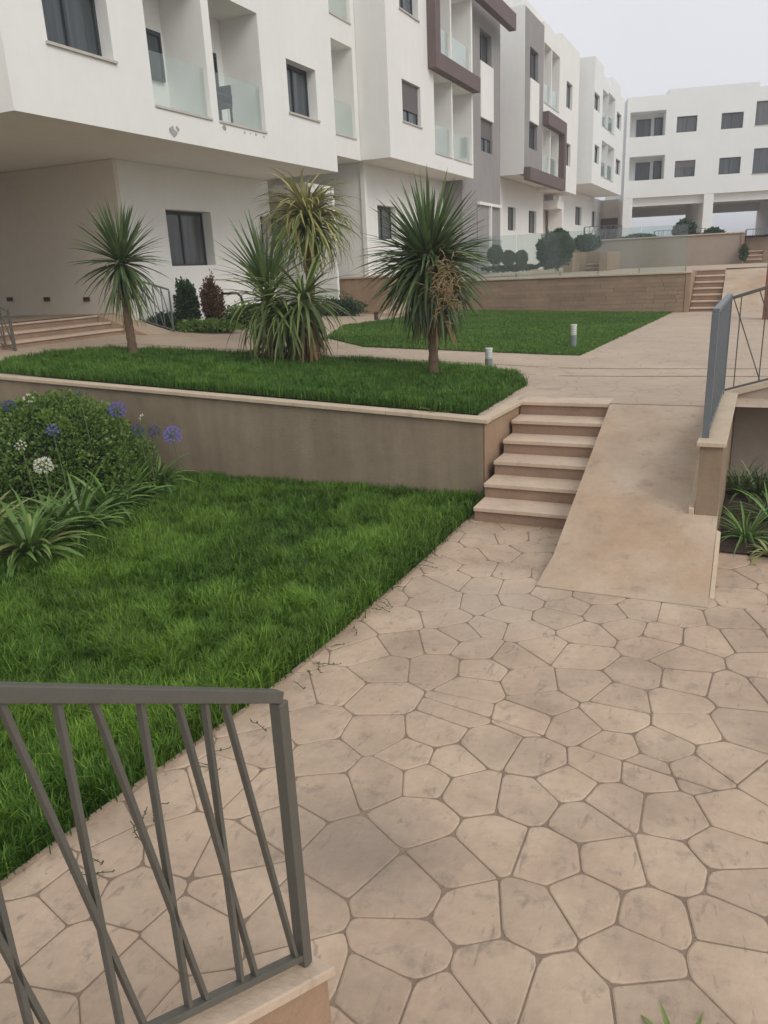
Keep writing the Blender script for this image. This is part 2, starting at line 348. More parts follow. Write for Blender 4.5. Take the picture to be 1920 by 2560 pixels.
cn = (-ldy/ll, ldx/ll); cc = cn[0]*la.x+cn[1]*la.y
def stone_mesh(poly):
    """inset the convex cell for the joint, round its corners, bevel its rim; None when too small"""
    cx = sum(p[0] for p in poly)/len(poly); cy = sum(p[1] for p in poly)/len(poly); j = rs.choice((.0018, .0026, .0034, .0046)); q = poly
    for i in range(len(poly)):
        p, r = poly[i-1], poly[i]; l = math.hypot(r[0]-p[0], r[1]-p[1])
        if l < 1e-5: continue
        nx, ny = (r[1]-p[1])/l, (p[0]-r[0])/l; c = nx*p[0]+ny*p[1]
        if nx*cx+ny*cy > c: nx, ny, c = -nx, -ny, -c
        q = clip(q, nx, ny, c-j)
        if len(q) < 3: return None
    q = [q[k] for k in range(len(q)) if math.hypot(q[k][0]-q[k-1][0], q[k][1]-q[k-1][1]) > .012]
    ar = abs(sum(q[k][0]*q[(k+1) % len(q)][1]-q[(k+1) % len(q)][0]*q[k][1] for k in range(len(q))))/2
    if len(q) < 3 or ar < .003: return None
    out_ = []
    for k in range(len(q)):                      # rounded corners: two points and a pulled-in middle one
        a_, c, e = Vector(q[k-1]), Vector(q[k]), Vector(q[(k+1) % len(q)])
        w = rs.choice((.015, .03, .05)); t = min(w/(a_-c).length, .3); u = min(w/(e-c).length, .3)
        m1 = c+(a_-c)*t; m2 = c+(e-c)*u; out_ += [m1, (m1+m2)*.25+c*.5, m2]
    cx = sum(p.x for p in out_)/len(out_); cy = sum(p.y for p in out_)/len(out_); c = Vector((cx, cy)); n_ = len(out_)
    def ring(ins, z):
        r = []
        for p in out_:
            d = p-c; l = d.length; r.append((d.x*(1-min(ins/l, .4)), d.y*(1-min(ins/l, .4)), z))
        return r
    top = rs.uniform(-.001, .002); v = ring(0, -.009)+ring(.001, top-.0035)+ring(.009, top); f = []
    for l in (0, 1):
        for i in range(n_): f.append((l*n_+i, l*n_+(i+1) % n_, (l+1)*n_+(i+1) % n_, (l+1)*n_+i))
    f.append(tuple(2*n_+i for i in range(n_)))
    return v, f, c
vis = []; hid = MB()
for i, (sx, sy) in enumerate(seeds):
    poly = [(X0, Y0), (X1, Y0), (X1, Y1), (X0, Y1)]
    for j, (tx, ty) in enumerate(seeds):
        if i == j or abs(tx-sx) > 1.6 or abs(ty-sy) > 1.6: continue
        a_, b__ = tx-sx, ty-sy; poly = clip(poly, a_, b__, (tx*tx+ty*ty-sx*sx-sy*sy)/2)
        if len(poly) < 3: break
    if len(poly) < 3: continue
    area = lambda q: abs(sum(q[k][0]*q[(k+1) % len(q)][1]-q[(k+1) % len(q)][0]*q[k][1] for k in range(len(q))))/2
    halves = [clip(poly, cn[0]*s_, cn[1]*s_, cc*s_) for s_ in (1, -1)]          # the saw-cut joint splits the stones it crosses
    halves = [q for q in halves if len(q) > 2 and area(q) > .0001]
    if len(halves) == 2 and min(map(area, halves)) < .16*area(poly): halves = [poly]
    for q in halves:
        r = stone_mesh(q)
        if r: vis.append(r)
def onscreen(c):
    d = Vector((c.x, c.y, -H)); dep = d.dot(f_)
    if dep <= .1: return -1
    u = d.dot(r_)/dep*F+960; w = -d.dot(u_)/dep*F+1280
    return dep if (-60 < u < 1980 and -60 < w < 2640) else -1
vis.sort(key=lambda t: (onscreen(t[2]) if onscreen(t[2]) > 0 else 99))
for k, (v, f, c) in enumerate(vis):
    if k < 296 and onscreen(c) > 0:
        me = D.meshes.new('stone'); me.from_pydata(v, [], f); me.materials.append(STONE)
        for p in me.polygons: p.use_smooth = False
        put('stone', me, paving, (c.x, c.y, 0), (rs.uniform(-.004, .004), rs.uniform(-.004, .004), 0))
    else:
        i0 = len(hid.v); hid.v += [(a+c.x, b_+c.y, z) for a, b_, z in v]; hid.f += [tuple(i0+q for q in t) for t in f]
tag(hid.build('stones', STONE, paving), kind='stuff')

# ------------------------------------------------------------------ steps and ramp
def steps(name, label, x0, x1, y0, tread, n, z0, rise, dirn=(0, 1, 0), side=(1, 0, 0), org=None, mt=TREAD, mr=RISER):
    fr = Fr(org or (0, 0, 0), side, dirn)
    e = empty(name, fr.P((x0+x1)/2, y0, z0), label, 'steps')
    for i in range(n):
        yy = y0+i*tread; zt = z0+(i+1)*rise
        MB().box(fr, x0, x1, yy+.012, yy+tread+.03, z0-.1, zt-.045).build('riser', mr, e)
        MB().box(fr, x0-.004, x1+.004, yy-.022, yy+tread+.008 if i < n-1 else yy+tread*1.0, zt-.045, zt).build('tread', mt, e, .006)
    return e
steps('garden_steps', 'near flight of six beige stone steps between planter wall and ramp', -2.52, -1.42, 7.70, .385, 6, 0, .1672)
# ramp beside the steps
b = MB(); y0r, y1r = 6.16, 9.68
def rz(y): return max(.004, (y-6.16)/3.45*.98)
prof = [(y0r-.02, .004)]+[(y0r+(y1r-y0r)*i/8, rz(y0r+(y1r-y0r)*i/8)) for i in range(9)]
xl, xr = -1.41, -.07
for i in range(len(prof)-1):
    (ya, za), (yb, zb) = prof[i], prof[i+1]
    b.quad((xl-.05*(ya < 6.2), ya, za), (xr, ya, za), (xr, yb, zb), (xl, yb, zb))
    b.quad((xr, ya, -.05), (xr, yb, -.05), (xr, yb, zb), (xr, ya, za)); b.quad((xl, ya, -.05), (xl, yb, -.05), (xl, yb, zb), (xl, ya, za))
ramp = tag(b.build('ramp', RAMPM), kind='structure')
# the thin kerb stones along the ramp's right foot
b = MB(); b.hexa([(-.066, 6.35, -.01), (-.03, 6.35, -.01), (-.03, 7.42, -.01), (-.066, 7.42, -.01), (-.066, 6.35, rz(6.35)-.05), (-.03, 6.35, rz(6.35)-.06), (-.03, 7.42, rz(7.42)-.14), (-.066, 7.42, rz(7.42)-.12)])
b.build('edging', CAPM, ramp)

# ------------------------------------------------------------------ planter wall with cap
e = empty('retaining_wall', (-6, 8.41, 0), 'long grey brown rendered planter wall with pale stone cap in front of the three palms', 'wall')
b = MB()
N = 12
for i in range(N):
    xa = -2.64-(15.4)*i/N; xb = -2.64-15.4*(i+1)/N
    b.hexa([(xa, 8.42, -.1), (xb, 8.42, -.1), (xb, 8.64, -.1), (xa, 8.64, -.1), (xa, 8.42, L1(xa, 8)-.05), (xb, 8.42, L1(xb, 8)-.05), (xb, 8.64, L1(xb, 8)-.05), (xa, 8.64, L1(xa, 8)-.05)])
b.build('wall_face', WALLM, e)
b = MB(); b.hexa([(-2.637, 8.432, -.1), (-2.619, 8.424, -.1), (-2.527, 9.80, -.1), (-2.85, 9.80, -.1), (-2.637, 8.432, .95), (-2.619, 8.424, .95), (-2.527, 9.80, .95), (-2.85, 9.80, .95)])
b.build('side_face', SIDEW, e)
for i in range(N):
    xa = -2.57-(15.4)*i/N; xb = -2.57-15.4*(i+1)/N
    q = MB(); g_ = .003
    q.hexa([(xa-g_, 8.375, L1(xa, 8)-.05), (xb+g_, 8.375, L1(xb, 8)-.05), (xb+g_, 8.56, L1(xb, 8)-.05), (xa-g_, 8.56, L1(xa, 8)-.05), (xa-g_, 8.375, L1(xa, 8)), (xb+g_, 8.375, L1(xb, 8)), (xb+g_, 8.56, L1(xb, 8)), (xa-g_, 8.56, L1(xa, 8))])
    q.build('cap_stone', CAPM, e, .006)
for ya, yb in ((8.563, 9.15), (9.156, 9.74)):
    q = MB(); sx = lambda y: -2.585+(y-8.4)*.07
    q.hexa([(-2.76, ya, .952), (sx(ya), ya, .952), (sx(yb), yb, .952), (-2.76, yb, .952), (-2.76, ya, 1.004), (sx(ya), ya, 1.004), (sx(yb), yb, 1.004), (-2.76, yb, 1.004)]); q.build('cap_stone', CAPM, e, .006)
for i, (ya, yb) in enumerate(((9.746, 10.3), (10.306, 10.95))):
    MB().box(WF, -2.74, -2.60, ya, yb, .93, 1.006).build('cap_stone', CAPM, e, .006)

# saw-cut joints across the plaza
def groove(pa, pb):
    q = MB(); n_ = 10; a = Vector(pa); c = Vector(pb)
    for i in range(n_):
        p = a.lerp(c, i/n_); r = a.lerp(c, (i+1)/n_)
        q.quad((p.x, p.y-.018, L1(p.x, p.y)+.004), (r.x, r.y-.018, L1(r.x, r.y)+.004), (r.x, r.y+.018, L1(r.x, r.y)+.004), (p.x, p.y+.018, L1(p.x, p.y)+.004))
    return tag(q.build('expansion_joint', JOINT), kind='structure')
groove(atL1(300, 858), atL1(1545, 922)); groove(atL1(1010, 918), atL1(1560, 941)); groove(atL1(1545, 922), (.6, 13.0, 1)); groove(atL1(1560, 941), (.6, 12.2, 1))

# ------------------------------------------------------------------ far retaining wall, steps, ramp, terraces
e = empty('retaining_wall', (-5, 26, 1.0), 'long stone clad retaining wall at the back of the far lawn under the glass balustrade', 'wall')
YW = 26.0; XR = -1.58; XL = -9.4
b = MB(); b.box(WF, XL, XR, YW+.03, YW+.4, .6, 2.14); b.build('backing', JOINT, e)
rows = 10; z = .92; hrow = (2.145-.92)/rows
for r in range(rows):
    x = XL-(rs.uniform(0, .5)); 
    while x < XR-.16:
        w = rs.uniform(.45, 1.0); xa = max(x, XL); xb = min(x+w, XR-.15)
        if XR-.15-xb < .12: xb = XR-.15
        if xb-xa > .05:
            d = rs.uniform(0, .012)
            MB().box(WF, xa+.003, xb-.003, YW-.005-d, YW+.04, z+.002, z+hrow-.002).build('stone', WALLB, e)
        x = xb if xb > x else x+w
    z += hrow
MB().box(WF, XR-.145, XR+.004, YW-.03, YW+2.3, .8, 2.145).build('end_pillar', SIDEW, e, .005)
for i in range(7):
    xa = XL+(XR-XL)*i/7; xb = XL+(XR-XL)*(i+1)/7
    MB().box(WF, xa+.003, xb-.003+(.03 if i == 6 else 0), YW-.06, YW+.22, 2.147, 2.20).build('cap_stone', CAPM, e, .006)
steps('garden_steps', 'far flight of seven stone steps at the right end of the stone clad wall', XR+.02, -.70, 26.2, .34, 7, .94, .18)
b = MB(); b.hexa([(-.68, 25.2, .6), (.75, 25.2, .6), (1.0, 28.7, .6), (-.68, 28.7, .6), (-.68, 25.2, .985), (.75, 25.2, .985), (1.0, 28.7, 2.203), (-.68, 28.7, 2.203)])
tag(b.build('far_ramp', RAMPM), kind='structure')
e = empty('retaining_wall', (-11.3, 23.5, 1.2), 'short brown rendered wall behind the yuccas left of the far ramp', 'wall')
b = MB(); b.box(WF, -12.4, -10.45, 23.4, 26.3, .9, 2.42); b.build('wall_face', SIDEW, e)
MB().box(WF, -12.45, -10.4, 23.35, 26.35, 2.423, 2.48).build('cap_stone', CAPM, e, .006)
b = MB(); b.hexa([(-10.4, 22.6, .9), (-9.42, 22.6, .9), (-9.42, 27, .9), (-10.4, 27, .9), (-10.4, 22.6, 1.36), (-9.42, 22.6, 1.34), (-9.42, 27, 2.206), (-10.4, 27, 2.206)])
tag(b.build('side_ramp', RAMPM), kind='structure')

# glass balustrade on the far wall
e = empty('glass_balustrade', (-5, 26.1, 2.2), 'greenish glass balustrade standing on the far stone clad wall', 'balustrade')
xs = [-8.95, -7.35, -5.9, -1.72]
xs = [-8.95, -7.0, -5.55, -4.35, -3.1, -1.75]
for i in range(5):
    MB().box(WF, xs[i]+.01, xs[i+1]-.01, 26.08, 26.095, 2.203, 3.55).build('glass_pane', GLASSF, e)
for i in (1, 5): 
    pass
for i in (0, 1, 2, 3, 4, 5):
    MB().box(WF, xs[i]-.012, xs[i]+.012, 26.06, 26.078, 2.203, 2.35).build('clamp', METALB, e)

# second retaining wall and its steps, at the back of the middle terrace
e = empty('retaining_wall', (-3, 38, 2.2), 'plain beige upper terrace wall seen through the glass balustrade', 'wall')
MB().box(WF, -6.35, -.42, 38, 38.4, 2.1, 3.44).build('wall_face', mat('upper_wall_render', (.36, .29, .24), .9, .06, .8, .2, 40), e)
MB().box(WF, -.418, -.30, 37.96, 40.4, 2.1, 3.445).build('end_pillar', SIDEW, e)
MB().box(WF, -6.4, -.28, 37.94, 38.42, 3.447, 3.50).build('cap_stone', CAPM, e, .008)
MB().box(WF, -6.36, -6.1, 38.42, 55, 2.1, 3.44).build('return_face', SIDEW, e)
MB().box(WF, -12, -6.37, 54.8, 55.0, 2.1, 3.44).build('rear_face', SIDEW, e)
steps('terrace_steps', 'small pale steps on the upper terrace right of the beige wall', -.26, .48, 38.2, .36, 3, 2.2, .17)
MB().box(WF, .5, 3, 38.6, 45, 2.1, 2.72).build('retaining_wall', WALLB)
tag(D.objects['retaining_wall.003'] if 'retaining_wall.003' in D.objects else COL.objects[-1], 'low brown wall at the top right behind the small terrace steps', 'wall')
MB().box(WF, -.26, 4, 41.2, 41.6, 2.1, 3.30).build('retaining_wall', WALLB)
tag(COL.objects[-1], 'brown striped terrace wall under the distant iron fence at right', 'wall')
# planter boxes left of it
for nm, (a, c), (za, zb), yy, lab in (('planter_pillar', (1409, 1432), (2.15, 2.95), 33, 'ochre pillar beside the dark hedge behind the glass balustrade'),
                              ('planter_pillar', (1498, 1519), (2.15, 2.95), 33.5, 'beige pillar at the left end of the upper terrace wall')):
    xa = atY(a, 640, yy).x; xb = atY(c, 640, yy).x
    o = MB().box(WF, xa, xb, yy, yy+3.5, za-.05, zb).build(nm, SIDEW, bevel=.01); tag(o, lab, 'pillar')
xa = atY(1432, 640, 36).x; xb = atY(1500, 640, 36).x
o = MB().box(WF, xa, xb, 36, 36.3, 2.1, 2.98).build('planter_wall', SIDEW, bevel=.01); tag(o, 'low ochre planter wall between the two pillars on the terrace', 'wall')
steps('terrace_steps', 'tiny two step stair between the two pillars on the terrace', atY(1462, 660, 34).x, atY(1497, 660, 34).x, 34, .4, 2, 2.2, .15)

# ------------------------------------------------------------------ railings with crossing bars
def railing(name, label, P0, P1, h, verts, diags, mt=METAL, barw=.028, postw=.045, cat='railing', railw=.045, ends=(True, True), group=None):
    P0 = Vector(P0); P1 = Vector(P1); e = empty(name, P0, label, cat, group); Ln = (P1-P0).length; up = Vector((0, 0, 1))
    hd = Vector((P1.x-P0.x, P1.y-P0.y, 0)).normalized()
    at = lambda s, t: P0.lerp(P1, s/Ln)+up*t
    MB().beam(at(0, h), at(Ln, h), railw, .038).build('top_rail', mt, e, .003)
    MB().beam(at(0, .03), at(Ln, .03), railw*.8, .025).build('bottom_rail', mt, e, .003)
    for s, on in ((0, ends[0]), (Ln, ends[1])):
        if on: MB().beam(at(s, -.01), at(s, h-.019), postw, postw, hd).build('post', mt, e, .003)
    for s in verts:
        if 0 < s < Ln: MB().beam(at(s, .04), at(s, h-.019), barw, barw*.6, hd).build('bar', mt, e, .002)
    for s0, s1 in diags:
        if 0 <= s1 <= Ln and 0 <= s0 <= Ln: MB().beam(at(s0, .04), at(s1, h-.019), barw, barw*.6, hd).build('bar', mt, e, .002)
    return e
# near rail at the lower left, falling away with the stair
PD = Vector((.1298, .9915, -.5464)); PB = Vector((-1.247, 1.80, .335))
Pn = PB-PD*1.75
sl_ = PD.length
Sv = lambda s: (1.75+s)*sl_
railing('stair_railing', 'near dark grey iron railing with crossing bars at the lower left', Pn, PB, 1.085,
        [Sv(s) for s in (-.305, -.515, -.735, -.955, -1.18, -1.4, -1.6)],
        [(Sv(a), Sv(c)) for a, c in ((-.045, -.232), (-.24, -.40), (-.45, -.645), (-.665, -.86), (-.89, -1.09), (-1.11, -1.31), (-1.33, -1.53))], barw=.024, postw=.044, railw=.044)
e = empty('stair_wall', PB, 'low peach wall with stone cap under the near left railing', 'wall')
def alongwall(name, mt, w, s0, s1, top, bot_abs=None, thick=None, bev=0):
    a = PB+PD*s0; c = PB+PD*s1; hx = Vector((PD.y, -PD.x, 0)).normalized()*w/2; q = MB()
    pa = [a-hx, a+hx, c+hx, c-hx]
    if thick: lo = [p+Vector((0, 0, top-thick)) for p in pa]
    else: lo = [Vector((p.x, p.y, bot_abs)) for p in pa]
    hi = [p+Vector((0, 0, top)) for p in pa]
    q.hexa(lo+hi); return q.build(name, mt, e, bev)
PEACH = mat('peach_wall', (.36, .235, .155), .8, .10, 3, .3, 60, .3)
alongwall('wall_face', PEACH, .12, -1.75, .05, -.062, bot_abs=-.05)
alongwall('cap_stone', TREAD, .165, -1.75, .075, -.012, thick=.045, bev=.006)
# right-hand ramp wall with its rail
e = empty('ramp_wall', (-.2, 7.5, 0), 'ochre wall beside the ramp with a pale cap at right', 'wall')
b = MB(); b.hexa([(-.27, 7.44, -.05), (-.075, 7.44, -.05), (-.01, 10.35, -.05), (-.19, 10.35, -.05), (-.27, 7.44, 1.02), (-.075, 7.44, 1.02), (-.01, 10.35, 1.02), (-.19, 10.35, 1.02)])
b.build('wall_face', mat('ramp_wall_face', (.30, .225, .155), .85, .09, 2, .3, 50, .2, streak=.08), e)
b = MB(); b.hexa([(-.30, 7.40, 1.023), (-.05, 7.40, 1.023), (.01, 10.40, 1.023), (-.21, 10.40, 1.023), (-.30, 7.40, 1.065), (-.05, 7.40, 1.065), (.01, 10.40, 1.065), (-.21, 10.40, 1.065)])
b.build('cap_stone', CAPM, e, .006)
b = MB(); b.hexa([(-.325, 7.43, .30), (-.275, 7.43, .30), (-.25, 9.4, .85), (-.29, 9.4, .85), (-.325, 7.43, .42), (-.275, 7.43, .42), (-.25, 9.4, 1.0), (-.29, 9.4, 1.0)])
b.build('skirting', CAPM, e, .004)
vs = [.27*i for i in range(1, 10)]
railing('ramp_railing', 'blue grey iron railing on the ramp wall seen almost end on', (-.235, 7.62, 1.07), (-.175, 10.15, 1.08), 1.14, vs, [(a, a+.2) for a in vs], METALB, .036, .06, railw=.06)
e = empty('parapet_wall', (.5, 10.35, 0), 'shaded brown parapet wall rising to the right above the spider plants', 'wall')
b = MB(); b.hexa([(-.005, 10.3, -.05), (4, 10.3, -.05), (4, 10.5, -.05), (-.005, 10.5, -.05), (-.005, 10.3, 1.03), (4, 10.3, 2.24), (4, 10.5, 2.24), (-.005, 10.5, 1.03)])
b.build('wall_face', mat('parapet_render', (.42, .345, .28), .9, .07, 1.5, .2, 50), e)
b = MB(); b.hexa([(-.1, 10.26, 1.01), (4, 10.26, 2.24), (4, 10.54, 2.24), (-.1, 10.54, 1.01), (-.1, 10.26, 1.05), (4, 10.26, 2.28), (4, 10.54, 2.28), (-.1, 10.54, 1.05)])
b.build('cap_stone', CAPM, e, .004)
k = math.hypot(1, .3)
railing('parapet_railing', 'iron railing with crossing bars on the rising parapet at the right edge', (-.15, 10.3, 1.06), (3.7, 10.3, 1.06+3.85*.305), 1.12,
        [(.10+.27*i)*k for i in range(14)], [((.02+.27*i+.36)*k, (.02+.27*i)*k) for i in range(13)], METAL, .022, .03, railw=.035, ends=(False, True))
b = MB(); b.box(WF, .42, .9, 22.6, 22.9, .8, 2.45); tag(b.build('brick_pillar', mat('brick_red_render', (.22, .09, .06), .85, .1, 2)), 'red brown pillar cut by the right edge of the photo', 'pillar')

# ------------------------------------------------------------------ buildings
def cells(mb, fr, u0, u1, z0, z1, holes, w=0.0):
    us = sorted({u0, u1, *[h[0] for h in holes], *[h[1] for h in holes]}); zs = sorted({z0, z1, *[h[2] for h in holes], *[h[3] for h in holes]})
    us = [u for u in us if u0 <= u <= u1]; zs = [q for q in zs if z0 <= q <= z1]
    for a, c in zip(us, us[1:]):
        for p, q in zip(zs, zs[1:]):
            mu, mz = (a+c)/2, (p+q)/2
            if any(h[0] < mu < h[1] and h[2] < mz < h[3] for h in holes): continue
            mb.quad(fr.P(a, w, p), fr.P(c, w, p), fr.P(c, w, q), fr.P(a, w, q))
    for h in holes:
        a, c, p, q, d = h[:5]; dd = w-d
        mb.quad(fr.P(a, w, p), fr.P(a, dd, p), fr.P(a, dd, q), fr.P(a, w, q)); mb.quad(fr.P(c, w, p), fr.P(c, dd, p), fr.P(c, dd, q), fr.P(c, w, q))
        mb.quad(fr.P(a, w, p), fr.P(c, w, p), fr.P(c, dd, p), fr.P(a, dd, p)); mb.quad(fr.P(a, w, q), fr.P(c, w, q), fr.P(c, dd, q), fr.P(a, dd, q))
def window(fr, par, u0, u1, z0, z1, w, shutter=0, sill=True, n=2, pane=None, label=None):
    """window > pane, sill, shutter; set back w from the facade"""
    t = .055; b = MB(); ws = w-.0
    b.box(fr, u0+.002, u0+t, ws-.06, ws, z0+.002, z1-.002); b.box(fr, u1-t, u1-.002, ws-.06, ws, z0+.002, z1-.002)
    b.box(fr, u0+t, u1-t, ws-.06, ws, z0+.002, z0+t); b.box(fr, u0+t, u1-t, ws-.06, ws, z1-t*1.6, z1-.002)
    for i in range(1, n):
        m_ = u0+(u1-u0)*i/n; b.box(fr, m_-.03, m_+.03, ws-.06, ws-.004, z0+t, z1-t*1.6)
    o = b.build('window', FRAME, par)
    if label: o['label'] = label
    for i in range(n):
        a = u0+t+(u1-u0-2*t)*i/n; c = u0+t+(u1-u0-2*t)*(i+1)/n
        MB().box(fr, a, c, ws-.052, ws-.04+(.008*i), z0+t, z1-t*1.6).build('pane', pane or rs.choice((PANE, PANE, PANE2)), o)
    if sill: MB().box(fr, u0-.05, u1+.05, -.0+w+.002, .045, z0-.045, z0-.002).build('sill', SILLM, o)
    if shutter:
        q = MB(); zt = z1-.01; zb = z1-(z1-z0)*shutter; k = zt
        while k-.06 > zb:
            q.box(fr, u0+.02, u1-.02, ws+.004, ws+.02, k-.052, k); k -= .06
        q.build('shutter', SHUT, o)
    return o
def loggia(fr, par, u0, u1, z0, z1, depth, back=None, bw=None, rail_h=.98, w=0):
    """glass front of a balcony niche plus what stands in its back wall"""
    if rail_h: 
        MB().box(fr, u0+.01, u1-.01, w-.11, w-.098, z0+.03, z0+rail_h).build('balcony_glass', GLASS, par)
        MB().box(fr, u0+.0, u1-.0, w-.14, w+.03, z0-.03, z0+.012).build('balcony_sill', SILLM, par)
    if back: window(fr, par, back[0], back[1], back[2], back[3], w-depth+.08, sill=False, n=1 if back[1]-back[0] < 1.1 else 2)
class Body:
    """a block of a building: front with openings, sides, top, bottom"""
    def __init__(s, fr, u0, u1, w, wb, z0, z1, mt, par, name='wall', holes=(), bottom=None, sides=True):
        b = MB(); cells(b, fr, u0, u1, z0, z1, list(holes), w)
        for u in ((u0, u1) if sides else ()): b.quad(fr.P(u, w, z0), fr.P(u, wb, z0), fr.P(u, wb, z1), fr.P(u, w, z1))
        b.quad(fr.P(u0, w, z1), fr.P(u1, w, z1), fr.P(u1, wb, z1), fr.P(u0, wb, z1)); b.quad(fr.P(u0, w, z0), fr.P(u1, w, z0), fr.P(u1, wb, z0), fr.P(u0, wb, z0))
        b.quad(fr.P(u0, wb, z0), fr.P(u1, wb, z0), fr.P(u1, wb, z1), fr.P(u0, wb, z1))
        for h in holes: b.quad(*[fr.P(q[0], w-h[4]-.001, q[1]) for q in ((h[0], h[2]), (h[1], h[2]), (h[1], h[3]), (h[0], h[3]))])
        b.build(name, mt, par)
def FX(x): return Fr((x, 0, 0), (0, 1, 0), (1, 0, 0))
def rect(x, tl, br): a = atX(*tl, x); c = atX(*br, x); return [a.y, c.y, c.z, a.z]
ST = 3.21
XA = -10.7; fA = FX(XA)
def facade_holes(wins, logs, wd=.42, ld=1.05): return [(*w, wd) for w in wins]+[(*l, ld) for l in logs]

# ---- building A, nearest
A = empty('apartment_building', (XA, 15, 1.5), 'nearest white apartment building at upper left overhanging a dark passage', 'building')
w1 = rect(XA, (103, -40), (285, 151)); w1 = [atX(119, 101, XA).y, atX(285, 151, XA).y, atX(200, 127, XA).z, atX(200, 127, XA).z+1.2]
l1 = [atX(387, 263, XA).y, atX(530, 297, XA).y, 5.895, 8.36]; l2 = [atX(548, 300, XA).y, atX(666, 332, XA).y, 5.895, 8.36]
w3 = [atX(724, 278, XA).y, atX(796, 304, XA).y, 6.50, 7.68]
wins = [w1, w3]; logs = [l1, l2]
up = lambda r, k=1: [r[0], r[1], r[2]+ST*k, r[3]+ST*k]
wins2 = wins+[up(w) for w in wins]; logs2 = logs+[up(l) for l in logs]
Body(fA, 9.87, 20.83, 0, -9, 5.32, 12.45, WHITE, A, holes=facade_holes(wins2, logs2))
for w in wins2: window(fA, A, *w, -.26)
b1 = rect(XA-1.0, (368, 72), (414, 220)); b2 = rect(XA-1.0, (532, 132), (553, 290))
loggia(fA, A, *l1, 1.05, [l1[0]+.03, b1[1], b1[2]+.1, b1[3]]); loggia(fA, A, *l2, 1.05, [l2[0]+.03, b2[1], 5.95, b2[3]])
loggia(fA, A, *up(l1), 1.05); loggia(fA, A, *up(l2), 1.05)
# recessed link between A and B with its own balcony niche
fR = FX(-11.75)
rl = [21.3, 24.27, 6.66, 9.22]
Body(fR, 20.84, 24.54, 0, -6, 6.05, 12.3, WHITE, A, holes=[(*rl, 1.4), (*up(rl), 1.4)])
loggia(fR, A, *rl, 1.4); loggia(fR, A, *up(rl), 1.4)
# ground floor of A
fG = FX(-13.2); gw = rect(-13.2, (413, 524), (540, 663)); gw[2] = atX(480, 664, -13.2).z; gw[3] = atX(480, 527, -13.2).z
gw2 = [atX(655, 600, -13.2).y, atX(655, 600, -13.2).y+1.6, gw[2], gw[3]]
Body(fG, 14.78, 21.1, 0, -8, .8, 5.316, WHITE, A, 'ground_floor_wall', holes=[(*gw, .42), (*gw2, .42)])
window(fG, A, *gw, -.28, sill=False, n=2, pane=PANE2); window(fG, A, *gw2, -.28, sill=False)
# fin and door recess at A's right end
MB().box(WF, -15.5, -12.0, 22.86, 23.0, .8, 5.2).build('fin_wall', WHITE, A)
MB().box(WF, -14.2, -12.05, 21.3, 22.84, 4.95, 5.2).build('canopy', WHITE, A)
MB().box(WF, -15.4, -15.3, 21.1, 24.9, .8, 6.04).build('rear_wall', BEIGEI, A)
# passage under A: rear wall, unseen left block added to keep it dark, floor
MB().box(WF, -22, -21.7, 6.5, 14.7, 1, 5.31).build('passage_wall', BEIGEI, A)
MB().box(WF, -21.69, -13.205, 14.68, 14.775, 1.3, 5.312).build('passage_wall', BEIGEI, A)
Body(FX(-13.9), -6, 9.86, 0, -8, 5.32, 12.45, WHITE, A, name='unseen_wing')  # out of view, added with the wall below to darken the passage
Body(FX(-13.9), -6, 6.5, 0, -8, -.1, 5.31, BEIGEI, A, name='unseen_wing_ground_wall')
sheet('passage_floor', [(-21.7, 6.5), (-13.72, 6.5), (-13.72, 14.7), (-21.7, 14.7)], lambda x, y: 1.965, PLAZA, 2)
for px in (25, 118, 217):
    p = atY(px, 748, 14.67); MB().box(WF, p.x-.09, p.x+.09, 14.64, 14.678, p.z-.05, p.z+.05).build('wall_lamp', BROWNL, A)
# entry steps run along Y and climb towards -X
frE = Fr((0, 0, 0), (0, 1, 0), (-1, 0, 0))
steps('entry_steps', 'three wide beige steps climbing to the dark passage at left', 6.5, 14.05, 13.0, .36, 3, 1.50, .155, dirn=(-1, 0, 0), side=(0, 1, 0))
b = MB(); b.hexa([(-12.3, 14.07, 1.0), (-12.3, 14.95, 1.0), (-14.3, 14.67, 1.0), (-14.3, 14.07, 1.0), (-12.3, 14.07, 1.49), (-12.3, 14.95, 1.49), (-13.75, 14.67, 1.967), (-13.75, 14.07, 1.967)])
tag(b.build('entry_ramp', RAMPM), kind='structure')
railing('garden_railing', 'low pale iron railing by the green conifer near the left palm', (-12.32, 14.98, 1.5), (-13.9, 14.72, 2.0), .95,
        [.22, .44, .66, .88, 1.1, 1.3], [(.0, .22), (.25, .44), (.45, .66), (.9, .66), (1.1, .88)], METALB, .022, .035)
railing('garden_railing', 'short iron railing stub cut by the left photo edge beside the entry steps', (-12.7, 10.75, 1.5), (-13.9, 10.5, 2.0), .75, [.2, .4, .6, .8], [(.0, .2), (.2, .4), (.4, .6)], METAL, .03, .045)
# patches of flaked paint under the balconies
PATCH = mat('flaked_plaster', (.36, .35, .33), .95, .2, 12, .4, 60); r = random.Random(2)
for px, py, sz in ((432, 328, .13), (444, 322, .07), (561, 320, .07), (612, 332, .04), (640, 337, .045), (660, 343, .04), (626, 335, .03)):
    p = atX(px, py, XA+.003); b = MB(); b.quad(*[(XA+.003, p.y+math.cos(a)*sz*r.uniform(.5, 1.2), p.z+math.sin(a)*sz*.8*r.uniform(.5, 1.2)) for a in [k*6.283/9 for k in range(9)]]); b.build('flaked_patch', PATCH, A)
